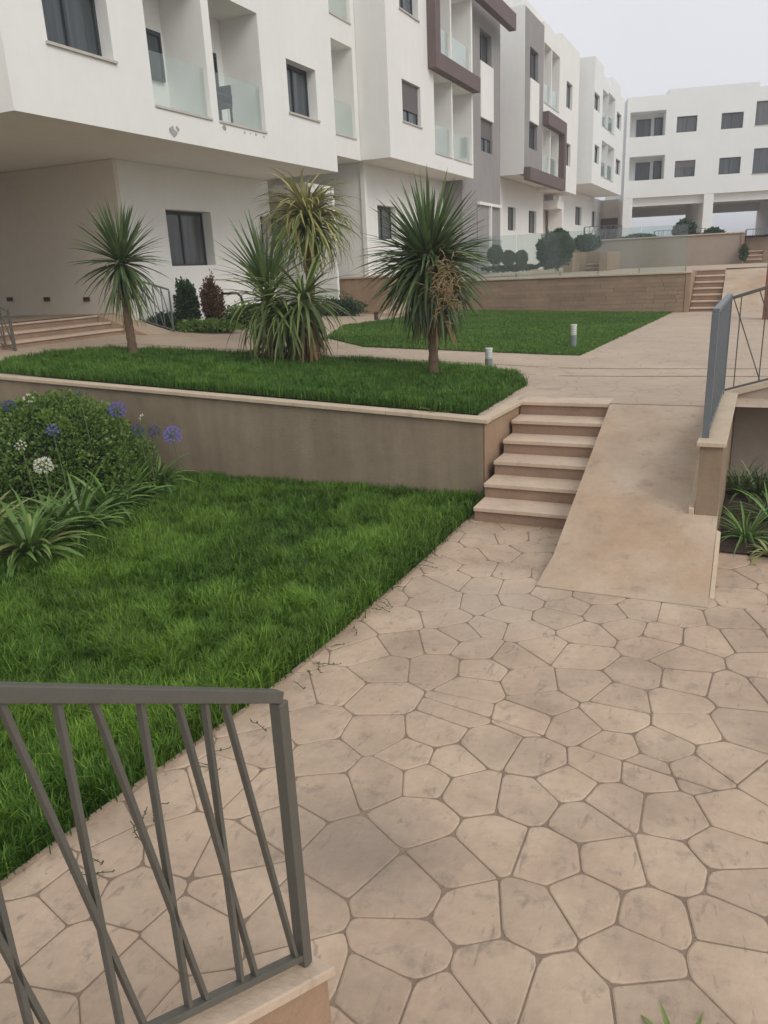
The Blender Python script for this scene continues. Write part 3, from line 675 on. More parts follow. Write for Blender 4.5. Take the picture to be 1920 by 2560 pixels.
# chair on the balcony
def balcony_chair(loc):
    e = empty('balcony_chair', loc, 'dark wicker chair behind the glass of the second balcony', 'chair'); x, y, z = loc
    MB().box(WF, x-.28, x+.28, y-.3, y+.3, z+.40, z+.48).build('seat', DARKF, e)
    MB().box(WF, x-.28, x+.28, y+.25, y+.31, z+.48, z+.86).build('backrest', DARKF, e)
    for sx in (-1, 1):
        MB().box(WF, x+sx*.27-.03, x+sx*.27+.03, y-.3, y+.3, z+.60, z+.65).build('armrest', DARKF, e)
        for sy in (-1, 1): MB().box(WF, x+sx*.25-.02, x+sx*.25+.02, y+sy*.27-.02, y+sy*.27+.02, z, z+.62 if sy < 0 else z+.4).build('leg', DARKF, e)
balcony_chair((XA-.5, (l2[0]+l2[1])/2-.35, 5.896))

# ---- building B
Bd = empty('apartment_building', (XA, 29, 2.2), 'second white apartment building with a plum frame around its top balconies', 'building')
bw = rect(XA, (1004, 196), (1053, 318)); bw = [bw[0], bw[1], 7.27, 8.50]
lg = [atX(1088, 382, XA).y, atX(1180, 408, XA).y, 6.60, 9.20]; dv = atX(1132, 390, XA).y
la_ = [lg[0], dv-.07, lg[2], lg[3]]; lb_ = [dv+.07, lg[1], lg[2], lg[3]]
zf0 = atX(1062, 165, XA).z
hs_ = [(*bw, .42), (*up(bw), .42), (*la_, 1.1), (*lb_, 1.1), (*up(la_), 1.1), (*up(lb_), 1.1)]
Body(fA, 24.56, 33.05, 0, -9, 6.065, 13.1, WHITE, Bd, holes=hs_)
window(fA, Bd, *bw, -.12, shutter=.72); window(fA, Bd, *up(bw), -.2)
for l in (la_, lb_, up(la_), up(lb_)): loggia(fA, Bd, *l, 1.1, [l[0]+.05, l[0]+1.1, l[2]+.05, l[3]-.35])
# plum frame
yl = lg[0]-.55; zz0 = 9.22; b = MB()
b.box(fA, yl, 33.06, .003, .32, zz0, zz0+.52); b.box(fA, yl, lg[0]-.06, .003, .32, zz0+.52, 13.1)
b.box(fA, lg[0]-.06, 38.4, .003, .32, 12.55, 13.2); b.build('plum_frame', PURPLE, Bd)
# grey bay right of it
fB2 = FX(-11.2)
gwi = [35.7, 37.2, 10.98, 12.16]; gwl = [35.7, 37.2, 7.5, 8.95]
g1 = rect(-11.2, (1199, 70), (1229, 168)); g2 = rect(-11.2, (1203, 303), (1231, 385)); pn = rect(-11.2, (1200, 168), (1232, 303))
g1 = [g1[0], g1[1], 11.0, 12.2]; g2 = [g1[0]+.1, g1[1]+.1, 7.45, 8.75]
Body(fB2, 33.06, 38.7, 0, -8, .8, 13.05, GREYW, Bd, 'grey_bay', holes=[(*g1, .42), (*g2, .42)])
window(fB2, Bd, *g1, -.2, sill=False); window(fB2, Bd, *g2, -.1, shutter=.6, sill=False)
MB().box(fB2, g1[0], g1[1]+.15, .003, .05, 8.78, 10.96).build('white_panel', WHITE, Bd)
# ground floor of B
fGB = FX(-12.0)
q1 = [26.2, 27.8, 3.7, 4.82]; q2 = [30.2, 31.6, 3.7, 4.82]
Body(fGB, 25.0, 32.9, 0, -7, .9, 6.06, WHITE, Bd, 'ground_floor_wall', holes=[(*q1, .42), (*q2, .42)])
window(fGB, Bd, *q1, -.2, sill=False, pane=PANE2); window(fGB, Bd, *q2, -.2, sill=False, pane=PANE2)
MB().box(WF, -12.0, -11.85, 24.93, 25.08, .9, 6.06).build('corner_pier', WHITE, Bd)
b = MB(); b.box(WF, -11.18, -11.05, 35.0, 38.5, 5.2, 5.32); b.box(WF, -11.18, -11.06, 36.75, 36.87, 2.3, 5.2); b.build('door_surround', WHITE, Bd)
MB().box(WF, -11.19, -11.17, 35.0, 36.75, 2.3, 5.2).build('door', GREYW, Bd)
MB().box(WF, -11.12, -11.10, 36.95, 38.6, 2.8, 3.75).build('balcony_glass', GLASS, Bd)

# ---- building C
C_ = empty('apartment_building', (XA, 46, 3.4), 'third white and grey apartment building with a stepped plum frame low on its corner', 'building')
yC0, yG, yC1 = 41.15, 45.05, 54.7
c1 = [43.0, 44.3, 13.0, 14.3]
cw = rect(XA, (1325, 115), (1345, 192)); cw = [cw[0], cw[1], 11.4, 12.75]; cwl = [cw[0], cw[1]-.05, 8.2, 9.4]
lc = rect(XA, (1360, 108), (1407, 268)); lcz = (10.75, 13.55); lmid = 46.9
u1 = [45.15, 46.85, *lcz]; u2 = [47.0, 48.95, *lcz]
d1 = [45.15, 46.85, 7.25, 9.55]; d2 = [47.0, 48.95, 7.25, 9.55]
rw = rect(XA, (1420, 203), (1435, 265)); rw = [50.9, 52.6, 11.35, 12.75]; rwl = [50.9, 52.5, 8.2, 9.45]
Body(fA, yG, 49.3, 0, -9, 6.9, 14.45, WHITE, C_, holes=[(*u1, 1.4), (*u2, 1.4), (*d1, 1.4), (*d2, 1.4)])
Body(fA, 49.3, 54.6, 0, -9, 6.72, 14.85, WHITE, C_, holes=[(*rw, .42), (*rwl, .42)])
cells_b = MB(); cells(cells_b, FX(XA+.01), yC0, yG, 6.9, 14.25, [(*cw, .42), (*cwl, .42)]); cells_b.build('grey_bay', GREYW, C_)
Body(FX(XA-.26), yC0+.001, yG-.002, 0, -8.7, 6.9, 14.2, WHITE, C_)
MB().box(WF, XA-9, XA+.008, yC0-.06, yC0-.001, 6.895, 14.26).build('side_wall', WHITE, C_)
MB().box(WF, XA-5, XA-.5, 42.5, 49, 14.2, 15.1).build('roof_block', WHITE, C_)
for w in (cw, cwl): window(FX(XA+.01), C_, *w, -.15, sill=False)
for w in (rw, rwl): window(fA, C_, *w, -.15, sill=False)
MB().box(FX(XA+.01), cw[0], cw[1]+.1, .003, .05, 9.43, 11.37).build('white_panel', WHITE, C_)
for l in (u1, u2, d1, d2): loggia(fA, C_, *l, 1.4, [l[0]+.05, l[0]+.9, l[2]+.05, l[3]-.4])
b = MB(); b.box(fA, yC0-.05, 49.6, .02, .35, 6.62, 7.2); b.box(fA, 44.95, 49.6, .02, .35, 9.6, 10.25); b.box(fA, 49.05, 49.6, .02, .35, 7.2, 9.6)
b.build('plum_frame', PURPLE, C_)
fGC = FX(-12.0)
q = [(*[42.9, 44.3], 4.45, 5.6), (*[47.6, 48.9], 4.45, 5.6)]
q = [[atX(1270, 545, -12).y, atX(1289, 545, -12).y, 4.35, 5.55], [atX(1322, 550, -12).y, atX(1341, 550, -12).y, 4.3, 5.55]]
Body(fGC, 41.3, 51.0, 0, -7, 2, 6.88, WHITE, C_, 'ground_floor_wall', holes=[(*a, .42) for a in q])
for a in q: window(fGC, C_, *a, -.15, sill=False)
MB().box(WF, -19, -12.4, 51.0, 53.4, 2, 6.7).build('entry_recess', BEIGEW, C_)
b = MB(); b.box(WF, -12.2, -11.3, 53.3, 53.7, 2.3, 6.3); b.box(WF, -12.2, -11.3, 51.9, 53.3, 5.8, 6.3); b.build('door_surround', WHITE, C_)
Body(fGC, 53.72, 54.62, 0, -7, 2, 6.7, WHITE, C_, 'ground_floor_wall')
Body(FX(-11.6), 54.62, 55.5, 0, -7, 7.1, 14.3, WHITE, C_, 'link_wall')

# ---- building D
XD = -9.9; fD = FX(XD)
Dd = empty('apartment_building', (XD, 60, 3.4), 'fourth small white apartment building next to the far bridge building', 'building')
def dr(tl, br): r = rect(XD, tl, br); return r
wd = [dr((1487, 228), (1499, 283)), dr((1487, 360), (1497, 412)), dr((1543, 278), (1552, 328)), dr((1540, 395), (1550, 440))]
ld = [dr((1508, 222), (1520, 325)), dr((1522, 230), (1535, 338)), dr((1505, 350), (1517, 447)), dr((1520, 360), (1533, 455))]
wd = [r if r[1]-r[0] > .5 else [r[0], r[0]+1, r[2], r[3]] for r in wd]
zu = (10.9, 13.7); zl = (7.75, 10.2)
W_ = [[55.7, 57.2, 11.4, 12.75], [55.7, 57.2, 8.35, 9.55], [64.2, 66.3, 11.35, 12.8], [64.2, 66.3, 8.3, 9.6]]
for k, r in enumerate(wd):
    W_[k][0] = r[0]; W_[k][1] = r[1]; W_[k][2] = r[2]; W_[k][3] = r[3]
hs_ = [(*w, .42) for w in W_]+[(*l, 1.3) for l in ld]
Body(fD, 55.5, 68.7, 0, -9, 7.42, 14.3, WHITEB, Dd, holes=hs_)
Body(fD, 55.5, 58.8, .0, -9, 14.302, 14.8, WHITEB, Dd, 'parapet'); Body(fD, 62.6, 66.4, 0, -9, 14.302, 14.85, WHITEB, Dd, 'parapet')
for w in W_: window(fD, Dd, *w, -.15, sill=False, n=1)
for l in ld: loggia(fD, Dd, *l, 1.3, [l[0]+.05, l[0]+.7, l[2]+.1, l[3]-.4])
fGD = FX(-12.0)
gd = [rect(-12, (1439, 515), (1453, 564)), rect(-12, (1480, 527), (1489, 568)), rect(-12, (1498, 532), (1509, 570))]
Body(fGD, 55.5, 72, 0, -7, 3, 7.4, WHITEB, Dd, 'ground_floor_wall', holes=[(*a, .42) for a in gd if a[0] > 55.6])
for a in gd:
    if a[0] > 55.6: window(fGD, Dd, *a, -.15, sill=False, n=1)
    else: window(FX(-11.95), Dd, *a, .0, sill=False, n=1)

# ---- far building bridging the end of the court
ang = R(14); P0 = Vector((-9.75, 68.85, 0)); fF = Fr(P0, (math.cos(ang), math.sin(ang), 0))
n_ = fF.w
def atF(px, py):
    d = ray(px, py); t = (P0-CAMP).dot(n_)/d.dot(n_); p = CAMP+d*t; return (p-P0).dot(fF.u), p.z
Fb = empty('apartment_building', (-3, 71, 3.4), 'far white apartment building raised on columns across the end of the court', 'building')
def fr_(tl, br):
    a = atF(*tl); c = atF(*br); return [a[0], c[0], c[1], a[1]]
zu = (atF(1715, 330)[1], atF(1715, 290)[1]); zl = (atF(1712, 442)[1], atF(1712, 401)[1])
FW = []
for (a, c) in ((1692, 1743), (1803, 1858)): FW.append([atF(a, 310)[0], atF(c, 305)[0], *zu])
for (a, c) in ((1687, 1738), (1797, 1851)): FW.append([atF(a, 420)[0], atF(c, 415)[0], *zl])
BW = [[atF(1890, 280)[0], atF(1890, 280)[0]+3.6, atF(1905, 312)[1], atF(1905, 252)[1]], [atF(1883, 400)[0], atF(1883, 400)[0]+3.6, atF(1905, 433)[1], atF(1905, 370)[1]]]
LG = [[atF(1576, 300)[0], atF(1665, 300)[0], atF(1620, 341)[1], atF(1620, 278)[1]], [atF(1573, 420)[0], atF(1661, 420)[0], atF(1617, 450)[1], atF(1617, 390)[1]]]
zb = atF(1740, 486)[1]; zt1 = atF(1620, 240)[1]; zt2 = atF(1780, 214)[1]; zt3 = 14.4
hs_ = [(*w, .42) for w in FW+BW]+[(*l, 1.6) for l in LG]
Body(fF, .05, 22, 0, -17, zb, zt1, WHITEB, Fb, holes=hs_)
Body(fF, 3.11, 9.6, .0, -12, zt1+.002, zt2, WHITEB, Fb, 'roof_block'); 
for w in FW: window(fF, Fb, *w, -.12, sill=False, shutter=.45 if w is FW[2] else 0)
for w in BW: window(fF, Fb, *w, -.08, sill=True, n=3)
for i, l in enumerate(LG):
    z0_, z1_ = l[2]+.1, l[2]+1.45
    if i == 0: a = (1595, 1632, 1645, 1664)
    else: a = (1593, 1630, 1641, 1659)
    window(fF, Fb, l[0]+.25*(l[1]-l[0]), l[0]+.66*(l[1]-l[0]), z0_, z1_, -1.5, sill=False)
    window(fF, Fb, l[0]+.76*(l[1]-l[0]), l[1]-.01, z0_+.05, z1_+.05, -1.5, sill=False, n=1)
    0 and window(fF, Fb, *([-.02, .3, l[2]-.1, l[3]-.2] if 0 else [.06, .24, l[2]+.0, l[3]-.5]), .004, sill=False, n=1)
# under-croft
uc0 = atF(1580, 540)[0]; um0 = atF(1757, 540)[0]; um1 = atF(1781, 540)[0]
zc = zb-.004
Body(fF, .05, uc0, -.02, -.9, 2.5, zc, WHITEB, Fb, 'column'); Body(fF, um0, um1, -.02, -7.5, 2.5, zc, WHITEB, Fb, 'column')
MB().box(fF, .0, uc0-.02, -17, -.91, 2.5, zc).build('side_wall', BEIGEW, Fb)
MB().box(fF, 14.5, 15.4, -17, -.1, 2.5, zc).build('column', WHITEB, Fb)
MB().box(fF, uc0+.01, 22, -1.2, -.5, zb-.62, zc).build('beam', WHITEB, Fb)
MB().box(fF, uc0+.01, 22, -16.9, -16.3, zb-.75, zc).build('beam', WHITEB, Fb)
MB().box(WF, -13, -9.9, 72.1, 73, 3, 7.38).build('garage_front', BEIGEW, Fb)
b = MB(); b.box(WF, -11.95, -10.1, 72.02, 72.09, 3.2, 5.9); b.build('garage_door', BROWNL, Fb)

# ------------------------------------------------------------------ vegetation
def np_mesh(name, V, faces_q, faces_t, mt, tint=None, parent=None, smooth=False):
    """build a mesh quickly from numpy arrays"""
    me = D.meshes.new(name); nv = len(V); nq = len(faces_q); ntr = len(faces_t)
    me.vertices.add(nv); me.vertices.foreach_set('co', V.astype(np.float32).ravel())
    loops = np.concatenate([faces_q.ravel(), faces_t.ravel()]).astype(np.int32)
    me.loops.add(len(loops)); me.loops.foreach_set('vertex_index', loops)
    me.polygons.add(nq+ntr)
    st = np.concatenate([np.arange(nq)*4, nq*4+np.arange(ntr)*3]).astype(np.int32)
    me.polygons.foreach_set('loop_start', st)
    me.update(calc_edges=True); me.validate()
    if tint is not None:
        a = me.attributes.new('tint', 'FLOAT', 'POINT'); a.data.foreach_set('value', tint.astype(np.float32))
    me.materials.append(mt)
    o = D.objects.new(name, me); COL.objects.link(o)
    if parent: o.parent = parent; o.matrix_parent_inverse = Matrix.Translation(-parent_origin(parent))
    return o
def vnoise(x, y, s, seed=0):
    r = np.random.default_rng(seed); t = r.random((64, 64)); X = x/s; Y = y/s
    xi = np.floor(X).astype(int); yi = np.floor(Y).astype(int); fx = X-xi; fy = Y-yi; fx = fx*fx*(3-2*fx); fy = fy*fy*(3-2*fy)
    g = lambda a, c: t[a % 64, c % 64]
    return (g(xi, yi)*(1-fx)+g(xi+1, yi)*fx)*(1-fy)+(g(xi, yi+1)*(1-fx)+g(xi+1, yi+1)*fx)*fy
def inpoly(x, y, poly):
    ins = np.zeros(len(x), bool); j = len(poly)-1
    for i in range(len(poly)):
        xi, yi = poly[i]; xj, yj = poly[j]
        c = ((yi > y) != (yj > y)) & (x < (xj-xi)*(y-yi)/(yj-yi+1e-12)+xi); ins ^= c; j = i
    return ins
def L1np(x, y): return 1.0+(.05-.02*np.clip((y-15)/11, 0, 1))*np.maximum(0, -2.6-x)
def grass(name, label, poly, n, zf, h, wd, mt, dens=None, seed=1, clump=.6, lean=.55, edge=0.0):
    r = np.random.default_rng(seed)
    xs = [p[0] for p in poly]; ys = [p[1] for p in poly]
    x = r.uniform(min(xs), max(xs), n*5); y = r.uniform(min(ys), max(ys), n*5)
    k = inpoly(x, y, poly)
    if dens is not None: k &= r.random(len(x)) < dens(x, y)
    x = x[k][:n]; y = y[k][:n]; n = len(x); x = x+r.normal(0, .018, n); y = y+r.normal(0, .015, n)*(y < 8.3)
    n1 = vnoise(x, y, .28, seed+1); n2 = vnoise(x, y, .07, seed+2); n3 = vnoise(x, y, 1.1, seed+3)
    hh = h*(.55+.5*n1+.35*n2)*r.uniform(.6, 1.25, n)
    az = r.uniform(0, 2*np.pi, n)+2.0*(n1-.5)
    az0 = vnoise(x, y, .16, seed+5)*4*np.pi
    m_ = r.random(n) < clump; az = np.where(m_, az0+r.normal(0, .5, n), az)
    ln = np.clip(r.normal(lean, .3, n), .05, 1.4)*hh
    dx = np.cos(az); dy = np.sin(az); px = -dy; py = dx; w = wd*r.uniform(.6, 1.3, n)/2
    z0 = zf(x, y)
    V = np.zeros((n, 5, 3))
    V[:, 0] = np.stack([x-px*w, y-py*w, z0-.01], 1); V[:, 1] = np.stack([x+px*w, y+py*w, z0-.01], 1)
    mx_ = x+dx*ln*.35; my = y+dy*ln*.35; mz = z0+hh*.62
    V[:, 2] = np.stack([mx_+px*w*.8, my+py*w*.8, mz], 1); V[:, 3] = np.stack([mx_-px*w*.8, my-py*w*.8, mz], 1)
    V[:, 4] = np.stack([x+dx*ln, y+dy*ln, z0+hh*(1-.25*np.clip(ln/hh-.4, 0, 1))], 1)
    i = np.arange(n)*5
    fq = np.stack([i, i+1, i+2, i+3], 1); ft = np.stack([i+3, i+2, i+4], 1)
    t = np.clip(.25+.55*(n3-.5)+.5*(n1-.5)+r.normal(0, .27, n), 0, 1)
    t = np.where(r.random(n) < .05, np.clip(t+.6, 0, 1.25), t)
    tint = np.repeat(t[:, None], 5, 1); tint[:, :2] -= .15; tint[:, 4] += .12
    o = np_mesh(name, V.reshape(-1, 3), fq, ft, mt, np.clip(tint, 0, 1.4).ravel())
    o['kind'] = 'stuff'; o['label'] = label; o['category'] = 'grass'
    return o
LOW = [(-2.62, 8.42), (-2.61, 7.6), (-2.61, 6.43), (-2.67, 4.6), (-2.75, 3.6), (-2.93, 2.4), (-3.04, 1.3), (-3.4, 1.1), (-13, 7.5), (-13, 8.42)]
sheet('lower_lawn_soil', LOW, lambda x, y: .012, TURF, 3)
def dlow(x, y):
    dist = np.sqrt((x)**2+y**2); return np.clip(5.0/dist, .2, 1.0)**1.2*(x > -(3.4+(y-1.9)*1.25))
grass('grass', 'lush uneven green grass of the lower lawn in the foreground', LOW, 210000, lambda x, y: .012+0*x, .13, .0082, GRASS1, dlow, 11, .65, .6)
# thin kerb of the lawn edge
b = MB(); pts = [(-2.58, 7.6), (-2.585, 6.43), (-2.64, 4.6), (-2.72, 3.6), (-2.90, 2.4), (-3.02, 1.3)]
for (xa, ya), (xb, yb) in zip(pts, pts[1:]):
    b.hexa([(xa, ya, -.02), (xb, yb, -.02), (xb-.03, yb, -.02), (xa-.03, ya, -.02), (xa, ya, .010), (xb, yb, .010), (xb-.03, yb, .014), (xa-.03, ya, .014)])
tag(b.build('lawn_kerb', mat('kerb_stone', (.33, .245, .185), .85, .15, 4, .3, 50)), kind='structure')
MIDP = [(-2.76, 8.60), (-2.76, 10.9), (-3.15, 11.7), (-4.0, 12.05), (-6, 12.1), (-9.0, 11.9), (-10.9, 11.5), (-11.5, 10.6), (-11.5, 9.6), (-10.9, 8.60)]
sheet('upper_lawn_soil', MIDP, lambda x, y: L1(x, y)+.012, TURF, 1)
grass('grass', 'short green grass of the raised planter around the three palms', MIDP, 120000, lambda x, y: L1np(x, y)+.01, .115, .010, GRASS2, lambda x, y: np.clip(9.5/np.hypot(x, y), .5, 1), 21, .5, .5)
FARP = [(-2.69, 14.5), (-6.9, 14.1), (-8.4, 15.3), (-9.5, 18.3), (-9.3, 22.0), (-9.1, 25.9), (-2.05, 25.9)]
sheet('far_lawn_soil', FARP, lambda x, y: L1(x, y)+.012, mat('far_turf', (.030, .075, .014), .95, .2, 2, .5, 30), 1)
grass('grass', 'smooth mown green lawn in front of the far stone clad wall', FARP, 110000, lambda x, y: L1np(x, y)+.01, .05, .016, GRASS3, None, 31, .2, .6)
# runners hanging over the paving along the lawn edge
rv = MB(); r9 = random.Random(9)
for i in range(24):
    y = r9.uniform(2.0, 6.6); x = -2.60-.3*max(0, (4-y)/2.2)*.35; p = [Vector((x, y, .03))]; a = r9.uniform(-.9, .7)
    for k in range(r9.randint(2, 4)):
        a += r9.uniform(-.5, .5); p.append(p[-1]+Vector((math.cos(a)*.05, math.sin(a)*.05, -.008+.02*r9.random())))
    rv.tube(p, .0026, 4)
    for q in p[1:]:
        for s_ in range(2):
            t = r9.uniform(0, 6.28); d_ = Vector((math.cos(t), math.sin(t), .4))*.018; c_ = Vector((-d_.y, d_.x, 0))*.35
            rv.quad(q, q+d_*.5+c_, q+d_, q+d_*.5-c_)
o = rv.build('grass_runners', mat('runner_leaf', (.045, .06, .02), .7, .3, 9)); tag(o, 'thin creeping runners spilling from the lawn edge over the paving', 'runners', kind='stuff')

def leafmesh(name, L_, w, elev, bend, mt, seg=6, fold=.35, twist=0.0, wp=None):
    """a strap leaf growing along +X and arching down"""
    v = []; f = []; x = z = 0.0; a = elev
    for i in range(seg+1):
        t = i/seg
        ww = w*(wp(t) if wp else min(1, .45+3*t)*(1-t**2.2)**.8+.004)
        nx, nz = -math.sin(a), math.cos(a)
        v += [(x+nx*ww*fold*.5, -ww/2, z+nz*ww*fold*.5), (x, 0, z), (x+nx*ww*fold*.5, ww/2, z+nz*ww*fold*.5)]
        if i < seg:
            a = elev-bend*((i+1)/seg)**1.3; x += math.cos(a)*L_/seg; z += math.sin(a)*L_/seg
            k = i*3; f += [(k, k+3, k+4, k+1), (k+1, k+4, k+5, k+2)]
    me = D.meshes.new(name); me.from_pydata(v, [], f); me.materials.append(mt)
    for p in me.polygons: p.use_smooth = True
    return me
def rosette(par, org, n, L_, w, e0, e1, bendf, mt, seed, lenf=None, tilt=(0, 0), name='leaf', cap=300, jit=.12, zspread=0, variants=9):
    """n leaves from elevation e0 (lowest) to e1 (top) round org (in the parent's space); shared meshes, one object per leaf"""
    r = random.Random(seed); ms = []
    for k in range(variants):
        t = k/(variants-1); e_ = R(e0+(e1-e0)*t); ms.append((t, [leafmesh(name, L_*(lenf(t) if lenf else 1), w, e_, bendf(t)*q, mt) for q in (.8, 1.1)]))
    k0 = sum(1 for c in par.children if c.name.startswith(name)) if False else 0
    for i in range(n):
        t = ((i+.5)/n)**.85; az = i*2.39996+r.uniform(-.25, .25)
        k = min(variants-1, max(0, int(round(t*(variants-1)+r.uniform(-.7, .7))))); me = r.choice(ms[k][1]); s = r.uniform(1-jit*1.6, 1+jit)
        o = put(name, me, par, (org[0]+.03*math.cos(az), org[1]+.03*math.sin(az), org[2]+zspread*t), (r.uniform(-.35, .35)+tilt[0], r.uniform(-.10, .10)+tilt[1], az), (s, s, s))
def rosette_joined(par, org, n, L_, w, e0, e1, bendf, mt, seed, name='leaves'):
    """the leaves past the 300 that show largest: one mesh"""
    r = random.Random(seed); b = MB()
    for i in range(n):
        t = ((i+.5)/n); az = i*2.39996+r.uniform(-.3, .3); me = leafmesh('tmp', L_*r.uniform(.8, 1.1), w, R(e0+(e1-e0)*t+r.uniform(-8, 8)), bendf(t), mt, 4)
        M_ = Matrix.Translation(Vector(org)+Vector((0, 0, r.uniform(-.1, .1)))) @ Euler((r.uniform(-.4, .4), 0, az)).to_matrix().to_4x4(); i0 = len(b.v)
        b.v += [tuple(M_ @ v.co) for v in me.vertices]; b.f += [tuple(i0+k for k in p.vertices) for p in me.polygons]; D.meshes.remove(me)
    me = D.meshes.new(name); me.from_pydata(b.v, [], b.f); me.materials.append(mt)
    o = put(name, me, par); o['kind'] = 'stuff'; return o
def trunk(par, pts, rad, mt=TRUNK):
    b = MB(); P = []; Rr = []; r = random.Random(5); n = 22
    pv = [Vector(p) for p in pts]
    for i in range(n+1):
        t = i/n*(len(pv)-1); k = min(int(t), len(pv)-2); p = pv[k].lerp(pv[k+1], t-k)
        P.append(p); rr = rad[0]+(rad[1]-rad[0])*i/n; Rr.append(rr*(1.07 if i % 2 else .93)*(1.35 if i == 0 else 1))
    b.tube(P, Rr, 10); return b.build('trunk', mt, par, smooth=True)
# palm 1, left
g = atL1(335, 892); e = empty('dracaena_palm', g, 'leftmost slim palm with a single round tuft of stiff green leaves', 'palm tree')
top = atY(306, 672, g.y)
trunk(e, [g, g.lerp(top, .5)+Vector((-.03, 0, 0)), top], (.085, .06)); o_ = top-g
rosette(e, (o_.x, o_.y, o_.z+.04), 190, .90, .056, -62, 88, lambda t: .8-.7*t, LEAFD, 1, lambda t: .88+.2*t, zspread=.12)
rosette(e, (o_.x, o_.y, o_.z-.05), 34, .98, .05, -84, -50, lambda t: .3, LEAFG, 2, name='hanging_leaf')
# palm 2, the big one
g = atL1(1084, 943); e = empty('dracaena_palm', g, 'largest round palm with dense dark green crown and dry flower tuft', 'palm tree')
top = atY(1078, 735, g.y)+Vector((0, 0, .55)); c2 = atY(1072, 650, g.y)-g
trunk(e, [g, g.lerp(top, .55)+Vector((.02, 0, 0)), top], (.075, .065))
rosette(e, (c2.x, c2.y, c2.z-.12), 170, 1.15, .062, -66, 15, lambda t: .9-.4*t, LEAFD, 3, lambda t: 1.02-.08*t, zspread=.22)
rosette(e, (c2.x, c2.y, c2.z+.0), 128, 1.0, .060, 5, 88, lambda t: .55-.5*t, LEAFD, 4, lambda t: .98+.12*t, zspread=.08)
rosette_joined(e, (c2.x, c2.y, c2.z-.08), 300, 1.08, .060, -68, 50, lambda t: .85-.5*t, LEAFD, 44)
rosette(e, (c2.x, c2.y, c2.z-.22), 60, 1.05, .045, -88, -62, lambda t: .25, DRY, 5, name='dry_leaf')
# dried flower panicle
pc = atY(1112, 705, g.y-.62); b = MB(); r = random.Random(4)
st_ = g+Vector((c2.x, c2.y, c2.z-.1)); b.tube([st_, (st_+pc)/2+Vector((0, 0, .12)), pc], .012, 5)
for i in range(260):
    q = pc+Vector((r.gauss(0, .12), r.gauss(0, .09), r.gauss(-.06, .20))); d_ = Vector((r.uniform(-1, 1), r.uniform(-1, 1), r.uniform(-.8, .4))).normalized()*r.uniform(.08, .2)
    b.tube([q, q+d_*.5+Vector((0, 0, .01)), q+d_+Vector((0, 0, -.03))], [.006, .005, .002], 4, False)
tag(b.build('dry_flower_tuft', mat('dry_panicle', (.30, .21, .11), .9, .2, 9), e), kind='stuff')
# pale palm behind
g = atL1(772, 868); e = empty('dracaena_palm', g, 'yellowish drooping palm standing behind the bushy yucca', 'palm tree')
top = atY(770, 572, g.y); trunk(e, [g, g.lerp(top, .5)+Vector((.05, 0, 0)), top], (.10, .075)); o_ = top-g
rosette(e, (o_.x, o_.y, o_.z-.08), 130, 1.15, .055, -15, 55, lambda t: 1.75-.2*t, LEAFY, 6, zspread=.25)
rosette(e, (o_.x, o_.y, o_.z+.12), 110, 1.15, .055, 30, 88, lambda t: 2.3-.8*t, LEAFY, 7, zspread=.15)
rosette_joined(e, (o_.x, o_.y, o_.z+.0), 110, 1.1, .05, -20, 60, lambda t: 1.6, LEAFG, 46)
rosette(e, (o_.x, o_.y, o_.z-.1), 34, .8, .045, -86, -50, lambda t: .4, DRY, 8, name='dry_leaf')
# bushy yucca with several heads
g = atL1(722, 908); e = empty('yucca', g, 'bushy multi headed yucca between the left palm and the big palm', 'yucca')
h1 = atY(672, 770, g.y)-g; h2 = atY(762, 762, g.y)-g; h3 = atY(668, 720, g.y+.3)-g
for hh, (r0, r1) in ((h1, (.12, .08)), (h2, (.13, .09)), (h3, (.09, .06))):
    trunk(e, [g+Vector((hh.x*.3, hh.y*.3, 0)), g+hh*.5+Vector((hh.x*.15, 0, 0)), g+hh], (r0, r1))
rosette(e, h1, 105, 1.18, .060, -70, 68, lambda t: 1.7-.9*t, LEAFG, 10, zspread=.15)
rosette(e, h2, 100, 1.05, .058, -80, 58, lambda t: 1.5-.8*t, LEAFG, 11, zspread=.15)
rosette(e, h3, 90, 1.12, .052, 20, 88, lambda t: .6-.5*t, LEAFD, 12, lambda t: .85+.25*t)
rosette_joined(e, (h1.x*.5+h2.x*.5, h1.y, h1.z*.9), 170, 1.05, .055, -70, 50, lambda t: 1.5-.6*t, LEAFG, 47)
rosette(e, (h2.x, h2.y, h2.z-.1), 85, .95, .05, -88, -60, lambda t: .25, DRY, 13, name='dry_leaf')
rosette(e, (h1.x, h1.y, h1.z-.1), 40, .85, .05, -88, -60, lambda t: .25, DRY, 14, name='dry_leaf')
# fallen leaves on the planter lawn
for i, (px, py, a, lab) in enumerate(((360, 912, .2, 'fallen dry palm leaf on the grass just right of the leftmost palm'), (400, 915, .9, 'bent fallen leaf on the planter grass, middle of three'), (495, 910, -.1, 'fallen straw coloured leaf on the grass, rightmost of three'))):
    p = atL1(px, py, .07); me = leafmesh('fallen_leaf', .55, .035, .12, .25, DRY); o = put('fallen_leaf', me, None, p, (0, 0, a)); tag(o, lab, 'leaf')

